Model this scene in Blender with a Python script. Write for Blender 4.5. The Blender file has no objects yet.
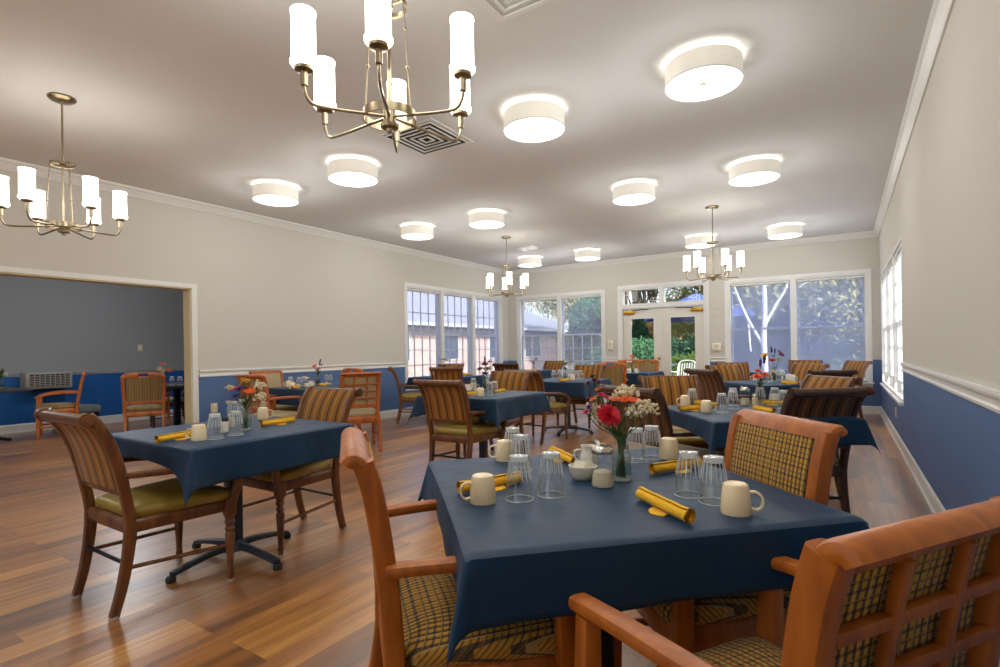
import bpy, math, random
from mathutils import Vector, Matrix
random.seed(7)
PI = math.pi
scene = bpy.context.scene
col = scene.collection
rad = math.radians

# ------------------------------------------------------------------ camera
CAM_Z, FPX = 1.18, 531.2
ya, ro = rad(32.909), rad(-0.857)
fw = Vector((-math.sin(ya), math.cos(ya), 0)); rt = Vector((math.cos(ya), math.sin(ya), 0)); up = Vector((0, 0, 1))
r2 = math.cos(ro) * rt + math.sin(ro) * up
u2 = -math.sin(ro) * rt + math.cos(ro) * up
cd = bpy.data.cameras.new('camera'); cam = bpy.data.objects.new('camera', cd); col.objects.link(cam)
cam.matrix_world = Matrix(((r2.x, u2.x, -fw.x, 0), (r2.y, u2.y, -fw.y, 0), (r2.z, u2.z, -fw.z, CAM_Z), (0, 0, 0, 1)))
cd.sensor_width = 36; cd.lens = FPX * 36 / 1000; cd.shift_y = 17.03 / 1000; cd.clip_start = 0.02; cd.clip_end = 200
scene.camera = cam

def at(px, py, z):
    """world x, y of the point at height z seen at photo pixel px, py"""
    d = fw + (px - 500) / FPX * r2 - (py - 350.53) / FPX * u2
    t = (z - CAM_Z) / d.z
    return d.x * t, d.y * t

# ------------------------------------------------------------------ materials
MATS = {}
def lin(c):
    return tuple((x / 255 / 12.92) if x / 255 <= .04045 else ((x / 255 + .055) / 1.055) ** 2.4 for x in c)
class NT:
    def __init__(s, m): s.t = m.node_tree; s.n = s.t.nodes; s.l = s.t.links
    def new(s, typ, **k):
        n = s.n.new(typ)
        for a, b in k.items():
            setattr(n, a, b)
        return n
    def link(s, a, b): s.l.new(a, b)
    def math(s, op, a, b=None, c=None):
        n = s.new('ShaderNodeMath', operation=op)
        for i, x in enumerate((a, b, c)):
            if x is None: continue
            if isinstance(x, (int, float)): n.inputs[i].default_value = x
            else: s.link(x, n.inputs[i])
        return n.outputs[0]
    def mix(s, f, a, b, blend='MIX'):
        n = s.new('ShaderNodeMix', data_type='RGBA', blend_type=blend)
        for i, x in ((0, f), (6, a), (7, b)):
            if isinstance(x, (int, float)): n.inputs[i].default_value = x
            elif isinstance(x, tuple): n.inputs[i].default_value = (*x[:3], 1)
            else: s.link(x, n.inputs[i])
        return n.outputs[2]
def mat(name, rgb=(200, 200, 200), rough=.5, metal=0, spec=.5, coat=0, emis=None, estr=0, noise=None, bump=None, sheen=0):
    if name in MATS: return MATS[name]
    m = bpy.data.materials.new(name); m.use_nodes = True; MATS[name] = m
    b = m.node_tree.nodes['Principled BSDF']; k = NT(m)
    c = lin(rgb)
    b.inputs['Base Color'].default_value = (*c, 1); b.inputs['Roughness'].default_value = rough
    b.inputs['Metallic'].default_value = metal; b.inputs['Specular IOR Level'].default_value = spec
    b.inputs['Coat Weight'].default_value = coat; b.inputs['Sheen Weight'].default_value = sheen
    if emis: b.inputs['Emission Color'].default_value = (*lin(emis), 1); b.inputs['Emission Strength'].default_value = estr
    if noise or bump:
        tc = k.new('ShaderNodeTexCoord')
    if noise:
        sc, amt = noise
        n = k.new('ShaderNodeTexNoise'); n.inputs['Scale'].default_value = sc; n.inputs['Detail'].default_value = 4
        k.link(tc.outputs['Object'], n.inputs['Vector'])
        f = k.new('ShaderNodeMapRange'); f.inputs[3].default_value = 1 - amt; f.inputs[4].default_value = 1 + amt
        k.link(n.outputs['Fac'], f.inputs[0])
        cc = k.mix(1.0, c, f.outputs[0], 'MULTIPLY')
        k.link(cc, b.inputs['Base Color'])
    if bump:
        sc, st = bump
        n = k.new('ShaderNodeTexNoise'); n.inputs['Scale'].default_value = sc; n.inputs['Detail'].default_value = 3
        k.link(tc.outputs['Object'], n.inputs['Vector'])
        bp = k.new('ShaderNodeBump'); bp.inputs['Strength'].default_value = st; bp.inputs['Distance'].default_value = .003
        k.link(n.outputs['Fac'], bp.inputs['Height']); k.link(bp.outputs[0], b.inputs['Normal'])
    return m

def wood(name, rgb, dark, rough=.35, coat=.3):
    m = mat(name, rgb, rough, coat=coat); k = NT(m); b = m.node_tree.nodes['Principled BSDF']
    b.inputs['Coat Roughness'].default_value = .2
    tc = k.new('ShaderNodeTexCoord'); mp = k.new('ShaderNodeMapping'); mp.inputs['Scale'].default_value = (26, 26, 5)
    n = k.new('ShaderNodeTexNoise'); n.inputs['Scale'].default_value = 1; n.inputs['Detail'].default_value = 5; n.inputs['Distortion'].default_value = .6
    k.link(tc.outputs['Object'], mp.inputs[0]); k.link(mp.outputs[0], n.inputs['Vector'])
    r = k.new('ShaderNodeMapRange'); r.inputs[1].default_value = .35; r.inputs[2].default_value = .7
    k.link(n.outputs['Fac'], r.inputs[0])
    k.link(k.mix(r.outputs[0], lin(rgb), lin(dark)), b.inputs['Base Color'])
    return m

def stripes(k, coord, period, duty, off=0.0):
    x = k.math('FRACT', k.math('ADD', k.math('MULTIPLY', coord, 1 / period), 100.0 + off))
    return k.math('LESS_THAN', x, duty)

def striped(name, base, lines):
    m = mat(name, base, .8, sheen=.15, spec=.25); k = NT(m); b = m.node_tree.nodes['Principled BSDF']
    tc = k.new('ShaderNodeTexCoord'); sp = k.new('ShaderNodeSeparateXYZ'); k.link(tc.outputs['Object'], sp.inputs[0])
    c = lin(base)
    for per, du, off, rgb, amt in lines:
        f = k.math('MULTIPLY', stripes(k, sp.outputs[0], per, du, off), amt)
        c = k.mix(f, c, lin(rgb))
    n = k.new('ShaderNodeTexNoise'); n.inputs['Scale'].default_value = 240
    k.link(tc.outputs['Object'], n.inputs['Vector'])
    c = k.mix(k.math('MULTIPLY', n.outputs['Fac'], .22), c, lin((60, 40, 20)))
    k.link(c, b.inputs['Base Color'])
    return m

def plaid(name):
    m = mat(name, (150, 110, 45), .85, sheen=.1, spec=.2); k = NT(m); b = m.node_tree.nodes['Principled BSDF']
    tc = k.new('ShaderNodeTexCoord'); sp = k.new('ShaderNodeSeparateXYZ'); k.link(tc.outputs['Object'], sp.inputs[0])
    u = sp.outputs[0]; v = k.math('SUBTRACT', sp.outputs[1], sp.outputs[2])
    c = lin((190, 140, 50))
    c = k.mix(k.math('MULTIPLY', stripes(k, u, .0175, .42), .80), c, lin((34, 40, 48)))
    c = k.mix(k.math('MULTIPLY', stripes(k, v, .0185, .36), .72), c, lin((36, 42, 52)))
    c = k.mix(k.math('MULTIPLY', stripes(k, u, .033, .10, .45), .5), c, lin((210, 176, 110)))
    c = k.mix(k.math('MULTIPLY', stripes(k, v, .037, .10, .5), .4), c, lin((196, 150, 60)))
    k.link(c, b.inputs['Base Color'])
    return m

def glassmat(name, tint=(1, 1, 1), refl=.12, edge=.5, rough=.02):
    m = bpy.data.materials.new(name); m.use_nodes = True; MATS[name] = m
    k = NT(m); k.n.clear()
    o = k.new('ShaderNodeOutputMaterial'); t = k.new('ShaderNodeBsdfTransparent'); t.inputs[0].default_value = (*tint, 1)
    g = k.new('ShaderNodeBsdfGlossy'); g.inputs['Roughness'].default_value = rough; g.inputs[0].default_value = (1, 1, 1, 1)
    lw = k.new('ShaderNodeLayerWeight'); lw.inputs[0].default_value = .35
    f = k.math('ADD', k.math('MULTIPLY', k.math('POWER', lw.outputs['Facing'], 2.0), edge), refl * .4)
    mx = k.new('ShaderNodeMixShader'); k.link(f, mx.inputs[0]); k.link(t.outputs[0], mx.inputs[1]); k.link(g.outputs[0], mx.inputs[2])
    k.link(mx.outputs[0], o.inputs[0])
    return m

WALL_UP = mat('beige_wall_paint', (206, 202, 193), .85, bump=(180, .15), spec=.2)
WALL_LOW = mat('blue_wall_paint', (84, 112, 156), .55, bump=(180, .12), spec=.35)
WALL_AUP = mat('annex_dimmed_wall_paint', (150, 153, 155), .85, spec=.2)  # greyer than the main room: the dim light here is put into the colour
WALL_ALOW = mat('annex_blue_paint', (28, 92, 160), .6, spec=.3)
TRIM = mat('white_trim_paint', (226, 226, 222), .4)
CREAM = mat('cream_jamb_paint', (214, 200, 160), .5)
CEIL = mat('ceiling_texture', (222, 224, 224), .95, bump=(140, .5), spec=.1, noise=(60, .035))
DOORM = mat('door_paint', (222, 219, 208), .4)
GLASS = glassmat('window_glass', refl=.02, edge=.05)
TUMBLER = glassmat('tumbler_glass', tint=(.93, .95, .95), refl=.18, edge=.75, rough=.05)
BLACKM = mat('black_metal', (22, 23, 25), .35, metal=.3)
GREYM = mat('grey_blue_metal', (58, 66, 76), .4, metal=.4)
NICKEL = mat('brushed_nickel', (152, 140, 116), .28, metal=1)
STEEL = mat('polished_lid_metal', (200, 196, 186), .2, metal=1)
BRASS = mat('brass', (190, 140, 40), .3, metal=.7)
WOOD_A = wood('walnut_wood', (120, 72, 34), (78, 42, 18), .4, .2)
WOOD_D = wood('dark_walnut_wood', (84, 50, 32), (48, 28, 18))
WOOD_B = wood('cherry_wood', (178, 98, 22), (144, 74, 12), .45, .10)
WOOD_C = wood('honey_wood', (204, 116, 40), (168, 84, 24))
STR_A = striped('gold_stripe_fabric', (158, 104, 38), [(.088, .20, 0, (44, 44, 28), .85), (.088, .10, .42, (186, 146, 80), .75), (.044, .16, .3, (120, 66, 20), .6)])
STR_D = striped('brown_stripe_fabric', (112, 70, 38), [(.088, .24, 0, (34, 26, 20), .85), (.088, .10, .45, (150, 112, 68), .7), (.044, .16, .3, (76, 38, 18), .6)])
STR_C = striped('beige_stripe_fabric', (166, 138, 90), [(.03, .3, 0, (120, 98, 62), .6), (.09, .1, .2, (90, 80, 50), .5)])
PLAID = plaid('mustard_plaid_fabric'); WOOD_E = wood('orange_wood', (186, 104, 48), (150, 76, 30), .45, .1); BEIGE_F = mat('beige_fabric', (176, 158, 122), .9, noise=(50, .1))
OLIVE = mat('olive_vinyl', (150, 128, 52), .38, spec=.5, noise=(8, .08))
CREAMV = mat('cream_vinyl', (170, 158, 128), .4, spec=.5)
MUG = mat('cream_ceramic', (242, 222, 182), .25, coat=.4)
WHITEC = mat('white_ceramic', (236, 230, 214), .25, coat=.4)
MUSTARD = mat('mustard_napkin', (240, 184, 40), .9, bump=(300, .3), noise=(40, .1))
SUGAR = mat('sugar', (226, 212, 182), .9)
GLIDE = mat('clear_grey_plastic', (170, 165, 155), .3)
RUBBER = mat('black_plastic', (18, 18, 18), .45)
STEM = mat('green_stem', (62, 96, 34), .6)
LEAF = mat('green_leaf', (58, 92, 36), .6)
FL = dict(red=mat('red_petal', (206, 14, 44), .6), orange=mat('orange_petal', (236, 84, 22), .6), pink=mat('pink_petal', (206, 60, 110), .6),
          purple=mat('purple_petal', (84, 30, 120), .6), white=mat('white_petal', (226, 212, 176), .7), plum=mat('plum_petal', (96, 44, 66), .7),
          dark=mat('dark_petal', (48, 30, 50), .7), yellow=mat('yellow_petal', (214, 160, 40), .6), peach=mat('peach_petal', (240, 130, 84), .6))

def cloth_material():
    # window light on the cloth put in as a blue-tinted sheen
    m = mat('navy_tablecloth', (11, 46, 73), .5, sheen=.12, spec=.32); k = NT(m); b = m.node_tree.nodes['Principled BSDF']; b.inputs['Sheen Tint'].default_value = (.25, .5, 1, 1); b.inputs['Sheen Roughness'].default_value = .4
    uv = k.new('ShaderNodeUVMap'); sp = k.new('ShaderNodeSeparateXYZ'); k.link(uv.outputs[0], sp.inputs[0])
    hs = []
    for o in (0, 1):
        x = k.math('ABSOLUTE', k.math('SUBTRACT', k.math('FRACT', k.math('MULTIPLY', sp.outputs[o], 4.0)), .5))
        hs.append(k.math('MULTIPLY', k.math('LESS_THAN', x, .012), 1.0))
    n = k.new('ShaderNodeTexNoise'); n.inputs['Scale'].default_value = 9; n.inputs['Detail'].default_value = 2; k.link(uv.outputs[0], n.inputs['Vector'])
    h = k.math('ADD', k.math('MULTIPLY', k.math('MAXIMUM', *hs), .35), k.math('MULTIPLY', n.outputs['Fac'], 1.3))
    bp = k.new('ShaderNodeBump'); bp.inputs['Strength'].default_value = .55; bp.inputs['Distance'].default_value = .01
    k.link(h, bp.inputs['Height']); k.link(bp.outputs[0], b.inputs['Normal'])
    return m
CLOTH = cloth_material()
SLATE = mat('dark_slate_cloth', (62, 60, 66), .6)

def floor_material():
    m = mat('wood_plank_floor', (150, 100, 55), .3, spec=.6); k = NT(m); b = m.node_tree.nodes['Principled BSDF']
    tc = k.new('ShaderNodeTexCoord'); sp = k.new('ShaderNodeSeparateXYZ'); k.link(tc.outputs['Object'], sp.inputs[0])
    cb = k.new('ShaderNodeCombineXYZ'); k.link(sp.outputs[1], cb.inputs[0]); k.link(sp.outputs[0], cb.inputs[1])
    br = k.new('ShaderNodeTexBrick'); br.offset = .37; br.offset_frequency = 3
    br.inputs['Scale'].default_value = 1; br.inputs['Brick Width'].default_value = 1.22; br.inputs['Row Height'].default_value = .125
    br.inputs['Mortar Size'].default_value = .0012; br.inputs['Mortar Smooth'].default_value = .3; br.inputs['Bias'].default_value = 0
    br.inputs['Color1'].default_value = (0, 0, 0, 1); br.inputs['Color2'].default_value = (1, 1, 1, 1); br.inputs['Mortar'].default_value = (.3, .3, .3, 1)
    k.link(cb.outputs[0], br.inputs['Vector'])
    mp = k.new('ShaderNodeMapping'); mp.inputs['Scale'].default_value = (1.1, 16, 1); k.link(cb.outputs[0], mp.inputs[0])
    off = k.new('ShaderNodeVectorMath', operation='MULTIPLY_ADD'); k.link(br.outputs['Color'], off.inputs[0]); off.inputs[1].default_value = (7, 5, 3); k.link(mp.outputs[0], off.inputs[2])
    n = k.new('ShaderNodeTexNoise'); n.inputs['Scale'].default_value = 1; n.inputs['Detail'].default_value = 6; n.inputs['Distortion'].default_value = .8
    k.link(off.outputs[0], n.inputs['Vector'])
    n2 = k.new('ShaderNodeTexNoise'); n2.inputs['Scale'].default_value = 2.2; n2.inputs['Detail'].default_value = 2
    mp2 = k.new('ShaderNodeMapping'); mp2.inputs['Scale'].default_value = (.35, 2.4, 1); k.link(cb.outputs[0], mp2.inputs[0]); k.link(mp2.outputs[0], n2.inputs['Vector'])
    f = k.math('ADD', k.math('MULTIPLY', n.outputs['Fac'], .75), k.math('MULTIPLY', k.math('SUBTRACT', n2.outputs['Fac'], .5), .55))
    f = k.math('ADD', f, k.math('MULTIPLY', k.math('SUBTRACT', br.outputs['Color'], .5), .32))
    cr = k.new('ShaderNodeValToRGB'); e = cr.color_ramp.elements
    e[0].position = .12; e[0].color = (*lin((100, 62, 28)), 1); e[1].position = .68; e[1].color = (*lin((216, 158, 80)), 1)
    x = cr.color_ramp.elements.new(.38); x.color = (*lin((166, 106, 46)), 1)
    k.link(f, cr.inputs[0])
    c = k.mix(br.outputs['Fac'], cr.outputs[0], lin((70, 42, 22)))
    k.link(c, b.inputs['Base Color'])
    b.inputs['Roughness'].default_value = .4
    b.inputs['Coat Weight'].default_value = 1.0; b.inputs['Coat Roughness'].default_value = .31; b.inputs['Coat IOR'].default_value = 1.7
    bp = k.new('ShaderNodeBump'); bp.inputs['Strength'].default_value = .12; bp.inputs['Distance'].default_value = .002
    k.link(n.outputs['Fac'], bp.inputs['Height']); k.link(bp.outputs[0], b.inputs['Normal'])
    return m
FLOORM = floor_material()

# ------------------------------------------------------------------ mesh builder
class MB:
    def __init__(s): s.v = []; s.f = []; s.m = []; s.s = []; s.uv = None
    def add(s, vs, fs, smooth=True, mi=0):
        o = len(s.v); s.v += [tuple(v) for v in vs]
        for f in fs: s.f.append(tuple(o + i for i in f)); s.m.append(mi); s.s.append(smooth)
        return s
    def box(s, x0, x1, y0, y1, z0, z1, mi=0, bev=0):
        if bev <= 0:
            vs = [(x, y, z) for z in (z0, z1) for y in (y0, y1) for x in (x0, x1)]
            return s.add(vs, [(0, 2, 3, 1), (4, 5, 7, 6), (0, 1, 5, 4), (2, 6, 7, 3), (0, 4, 6, 2), (1, 3, 7, 5)], False, mi)
        # rounded box: rounded rectangle section stacked in z
        b = min(bev, (x1 - x0) / 2.01, (y1 - y0) / 2.01, (z1 - z0) / 2.01)
        rings = []
        for dz, ins in ((0, b), (b * .3, b * .3), (b, 0)): rings.append((z0 + dz, ins))
        for dz, ins in ((b, 0), (b * .3, b * .3), (0, b)): rings.append((z1 - dz, ins))
        vs = []; n = 12
        for z, ins in rings:
            hx = (x1 - x0) / 2 - ins; hy = (y1 - y0) / 2 - ins; cx = (x0 + x1) / 2; cy = (y0 + y1) / 2
            r = max(b - ins, b * .25); r = min(r, hx, hy)
            for q, (sx, sy) in enumerate(((1, 1), (-1, 1), (-1, -1), (1, -1))):
                for j in range(3):
                    a = PI / 2 * q + PI / 4 * j
                    vs.append((cx + sx * (hx - r) + r * math.cos(a), cy + sy * (hy - r) + r * math.sin(a), z))
        fs = [(i * n + j, i * n + (j + 1) % n, (i + 1) * n + (j + 1) % n, (i + 1) * n + j) for i in range(5) for j in range(n)]
        fs += [tuple(reversed(range(n))), tuple(5 * n + j for j in range(n))]
        return s.add(vs, fs, True, mi)
    def obox(s, c, ax, ay, az, hx, hy, hz, mi=0):
        c = Vector(c); ax, ay, az = Vector(ax), Vector(ay), Vector(az)
        vs = [c + ax * x + ay * y + az * z for z in (-hz, hz) for y in (-hy, hy) for x in (-hx, hx)]
        return s.add(vs, [(0, 2, 3, 1), (4, 5, 7, 6), (0, 1, 5, 4), (2, 6, 7, 3), (0, 4, 6, 2), (1, 3, 7, 5)], False, mi)
    def sweep(s, pts, sec, side=None, mi=0, scale=None, caps=True, smooth=True):
        pts = [Vector(p) for p in pts]; n = len(sec); N = len(pts); vs = []
        prev = None
        for i, p in enumerate(pts):
            t = (pts[min(i + 1, N - 1)] - pts[max(i - 1, 0)]).normalized()
            if side is not None:
                sd = Vector(side); sd = (sd - t * sd.dot(t)).normalized()
            else:
                if prev is None:
                    a = Vector((0, 0, 1)) if abs(t.z) < .9 else Vector((1, 0, 0)); sd = t.cross(a).normalized()
                else: sd = (prev - t * prev.dot(t)).normalized()
                prev = sd
            nr = sd.cross(t)
            k = 1 if scale is None else scale[i]
            ka, kb = k if isinstance(k, tuple) else (k, k)
            for a, b in sec: vs.append(p + sd * a * ka + nr * b * kb)
        fs = [(i * n + j, i * n + (j + 1) % n, (i + 1) * n + (j + 1) % n, (i + 1) * n + j) for i in range(N - 1) for j in range(n)]
        if caps: fs += [tuple(reversed(range(n))), tuple((N - 1) * n + j for j in range(n))]
        return s.add(vs, fs, smooth, mi)
    def tube(s, pts, r, n=8, mi=0, scale=None): return s.sweep(pts, circ(r, n), None, mi, scale)
    def lathe(s, prof, seg=20, c=(0, 0, 0), mi=0, closed=False, caps=True):
        vs = []; n = len(prof)
        for i in range(seg):
            a = 2 * PI * i / seg
            for r, z in prof: vs.append((c[0] + r * math.cos(a), c[1] + r * math.sin(a), c[2] + z))
        fs = []
        for i in range(seg):
            j = (i + 1) % seg
            for q in range(n - 1 + (1 if closed else 0)):
                w = (q + 1) % n
                fs.append((i * n + q, j * n + q, j * n + w, i * n + w))
        if not closed and caps:
            if prof[0][0] > 1e-5: fs.append(tuple(reversed([i * n for i in range(seg)])))
            if prof[-1][0] > 1e-5: fs.append(tuple(i * n + n - 1 for i in range(seg)))
        return s.add(vs, fs, True, mi)
    def ball(s, c, r, seg=8, rings=5, mi=0, sq=(1, 1, 1)):
        prof = [(max(1e-6, math.sin(PI * i / rings)) * r, -math.cos(PI * i / rings) * r) for i in range(rings + 1)]
        vs = []; n = rings + 1
        for i in range(seg):
            a = 2 * PI * i / seg
            for q, z in prof: vs.append((c[0] + q * math.cos(a) * sq[0], c[1] + q * math.sin(a) * sq[1], c[2] + z * sq[2]))
        fs = [(i * n + q, ((i + 1) % seg) * n + q, ((i + 1) % seg) * n + q + 1, i * n + q + 1) for i in range(seg) for q in range(rings)]
        return s.add(vs, fs, True, mi)
    def build(s, name, mats, parent=None, loc=None, rz=0):
        me = bpy.data.meshes.new(name); me.from_pydata(s.v, [], s.f)
        for m in (mats if isinstance(mats, (list, tuple)) else [mats]): me.materials.append(m)
        me.polygons.foreach_set('material_index', s.m); me.polygons.foreach_set('use_smooth', s.s)
        if s.uv:
            l = me.uv_layers.new(name='UVMap')
            for i, lp in enumerate(me.loops): l.data[i].uv = s.uv[lp.vertex_index]
        me.update(); me.validate()
        if any(s.s):
            try: me.set_sharp_from_angle(angle=rad(42))
            except Exception: pass
        o = bpy.data.objects.new(name, me); col.objects.link(o)
        if parent: o.parent = parent
        if loc: o.location = loc
        o.rotation_euler.z = rz
        return o
def circ(r, n=8): return [(r * math.cos(2 * PI * i / n), r * math.sin(2 * PI * i / n)) for i in range(n)]
def rsec(w, h, r, k=3):
    r = min(r, w / 2.01, h / 2.01); out = []
    for q, (sx, sy) in enumerate(((1, 1), (-1, 1), (-1, -1), (1, -1))):
        for j in range(k):
            a = PI / 2 * q + PI / 2 * j / (k - 1)
            out.append((sx * (w / 2 - r) + r * math.cos(a), sy * (h / 2 - r) + r * math.sin(a)))
    return out
def smooth(pts, k=4):
    P = [Vector(p) for p in pts]; out = []
    for i in range(len(P) - 1):
        a = P[max(i - 1, 0)]; b = P[i]; c = P[i + 1]; d = P[min(i + 2, len(P) - 1)]
        for j in range(k):
            t = j / k
            out.append(.5 * ((2 * b) + (c - a) * t + (2 * a - 5 * b + 4 * c - d) * t * t + (3 * b - a - 3 * c + d) * t ** 3))
    out.append(P[-1]); return out
def tag(o, label=None, cat=None, group=None, kind=None):
    if label: o['label'] = label
    if cat: o['category'] = cat
    if group: o['group'] = group
    if kind: o['kind'] = kind
    return o
def empty(name, loc=(0, 0, 0), rz=0):
    o = bpy.data.objects.new(name, None); col.objects.link(o); o.location = loc; o.rotation_euler.z = rz; o.empty_display_size = .1
    return o
def kids(o): return [x for x in col.objects if x.parent == o]
TREE = {}
def copy_tree(o, parent=None):
    c = o.copy(); col.objects.link(c); c.parent = parent
    for ch in (TREE[o.name] if o.name in TREE else TREE.setdefault(o.name, kids(o))): copy_tree(ch, c)
    return c
USED = set()
def place(proto, loc, rz, label, group=None):
    if proto.name in USED: o = copy_tree(proto)
    else:
        USED.add(proto.name)
        def reg(q):
            TREE[q.name] = kids(q)
            for ch in TREE[q.name]: reg(ch)
        if proto.name not in TREE: reg(proto)
        o = proto
    o.location = loc; o.rotation_euler.z = rz
    o['label'] = label
    if group: o['group'] = group
    return o
def struct(mb, name, mats, parent=None): return tag(mb.build(name, mats, parent), kind='structure') if parent is None else mb.build(name, mats, parent)

# ------------------------------------------------------------------ room shell
XL, XR, YB, YF, H = -6.88, .525, 11.07, -3.2, 3.12
T = .16
def wall(name, axis, pos, th, u0, u1, opens, split, mats, z1=H, z0=0):
    """axis 'x': plane x = pos running along y; th signed thickness away from the room"""
    us = sorted({u0, u1, *[v for o in opens for v in o[:2]]}); zs = sorted({z0, z1, split, *[v for o in opens for v in o[2:]]})
    mb = MB()
    for a, b in zip(us, us[1:]):
        for c, d in zip(zs, zs[1:]):
            if any(o[0] - 1e-6 <= a and b <= o[1] + 1e-6 and o[2] - 1e-6 <= c and d <= o[3] + 1e-6 for o in opens): continue
            mi = 0 if c >= split - 1e-6 else 1
            lo, hi = min(pos, pos + th), max(pos, pos + th)
            if axis == 'x': mb.box(lo, hi, a, b, c, d, mi)
            else: mb.box(a, b, lo, hi, c, d, mi)
    return struct(mb, name, mats)
RAIL = .93
WZ0, WZ1 = .56, 2.42
LW = (7.42, 10.66); BW1 = (-6.60, -4.46); BW2 = (-1.87, .345); RW = (7.06, 10.70); RWZ1 = 2.33
DO = (-4.03, -2.30); DTOP = 2.46
OP = (-1.2, 3.50, 2.02)
wall('wall_left', 'x', XL, -T, YF, YB, [(OP[0], OP[1], 0, OP[2]), (LW[0], LW[1], WZ0, WZ1)], RAIL, [WALL_UP, WALL_LOW])
wall('wall_back', 'y', YB, T, XL - T, XR + T, [(BW1[0], BW1[1], WZ0, WZ1), (DO[0], DO[1], 0, DTOP), (BW2[0], BW2[1], WZ0, WZ1)], RAIL, [WALL_UP, WALL_LOW])
wall('wall_right', 'x', XR, T, YF, YB, [(RW[0], RW[1], WZ0, RWZ1)], RAIL, [WALL_UP, WALL_LOW])
wall('wall_front', 'y', YF, -T, XL - T, XR + T, [(-6.0, -3.9, .5, 2.5), (-2.6, -.5, .5, 2.5)], RAIL, [WALL_UP, WALL_LOW])
AX, AY0, AY1, AH = -10.95, -1.6, 5.5, 2.6
struct(MB().box(AX - T, XR + T, YF - T, YB + T, -.1, 0), 'floor', FLOORM)
struct(MB().box(XL - T, XR + T, YF - T, YB + T, H, H + .12), 'ceiling', CEIL)
wall('wall_annex_back', 'x', AX, -T, AY0 - T, AY1 + T, [], RAIL - .02, [WALL_AUP, WALL_ALOW], AH)
wall('wall_annex_right', 'y', AY1, T, AX, XL - T, [], RAIL - .02, [WALL_AUP, WALL_ALOW], AH)
wall('wall_annex_left', 'y', AY0, -T, AX, XL - T, [], RAIL - .02, [WALL_AUP, WALL_ALOW], AH)
struct(MB().box(AX - T, XL - T, AY0 - T, AY1 + T, AH, AH + .1), 'ceiling_annex', CEIL)

def run(name, prof, a, b, nrm, m=TRIM, kind='trim'):
    """profile [(out, z)] pushed along a->b; out is measured along nrm away from the wall"""
    a = Vector((*a, 0)); b = Vector((*b, 0)); nrm = Vector((*nrm, 0)); vs = []; n = len(prof)
    for p in (a, b):
        for o, z in prof: vs.append(p + nrm * o + Vector((0, 0, z)))
    fs = [(j, (j + 1) % n, n + (j + 1) % n, n + j) for j in range(n)] + [tuple(reversed(range(n))), tuple(n + j for j in range(n))]
    return struct(MB().add(vs, fs, False), name, m)
base_p = [(0, 0), (.022, 0), (.022, .022), (.014, .03), (.014, .12), (.006, .135), (0, .135)]
rail_p = [(0, .90), (.012, .90), (.014, .915), (.008, .925), (.008, .95), (.022, .96), (.026, .975), (.024, .99), (0, .99)]
crown_p = [(0, H - .10), (.012, H - .10), (.018, H - .085), (.03, H - .07), (.055, H - .035), (.07, H - .025), (.075, H - .012), (.075, H), (0, H)]
tn = [0]
def trim(prof, a, b, nrm, m=TRIM): tn[0] += 1; return run('trim_%d' % tn[0], prof, a, b, nrm, m)
run('baseboard_left', base_p, (XL, 3.62), (XL, YB), (1, 0))
run('baseboard_right', base_p, (XR, YF), (XR, YB), (-1, 0))
run('baseboard_back_left', base_p, (XL, YB), (DO[0] - .1, YB), (0, -1))
run('baseboard_back_right', base_p, (DO[1] + .1, YB), (XR, YB), (0, -1))
run('baseboard_annex', base_p, (AX, AY0), (AX, AY1), (1, 0))
run('baseboard_annex_right', base_p, (AX, AY1), (XL - T, AY1), (0, -1))
trim(rail_p, (XL, 3.59), (XL, LW[0] - .07), (1, 0)); trim(rail_p, (XL, YF), (XL, OP[0] - .1), (1, 0))
trim(rail_p, (XR, YF), (XR, RW[0] - .02), (-1, 0))
trim(rail_p, (BW1[1] + .06, YB), (DO[0] - .09, YB), (0, -1)); trim(rail_p, (DO[1] + .09, YB), (BW2[0] - .06, YB), (0, -1))
trim([(0, .88), (.012, .88), (.02, .93), (0, .94)], (AX, AY0), (AX, AY1), (1, 0), WALL_AUP)
for a, b, n_ in (((XL, YF), (XL, YB), (1, 0)), ((XR, YF), (XR, YB), (-1, 0)), ((XL, YB), (XR, YB), (0, -1))): trim(crown_p, a, b, n_)
# opening casing and jamb
tn[0] += 1
mb = MB()
for x in (XL, XL - T - .018):
    mb.box(x, x + .018, OP[1], OP[1] + .07, 0, OP[2] + .055); mb.box(x, x + .018, OP[0] - .07, OP[0], 0, OP[2] + .055); mb.box(x, x + .018, OP[0], OP[1], OP[2], OP[2] + .055)
struct(mb, 'trim_%d' % tn[0], TRIM)
tn[0] += 1
mb = MB(); mb.box(XL - T, XL, OP[1] - .015, OP[1], 0, OP[2]); mb.box(XL - T, XL, OP[0], OP[0] + .015, 0, OP[2]); mb.box(XL - T, XL, OP[0], OP[1], OP[2] - .015, OP[2])
struct(mb, 'trim_%d' % tn[0], CREAM)

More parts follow.
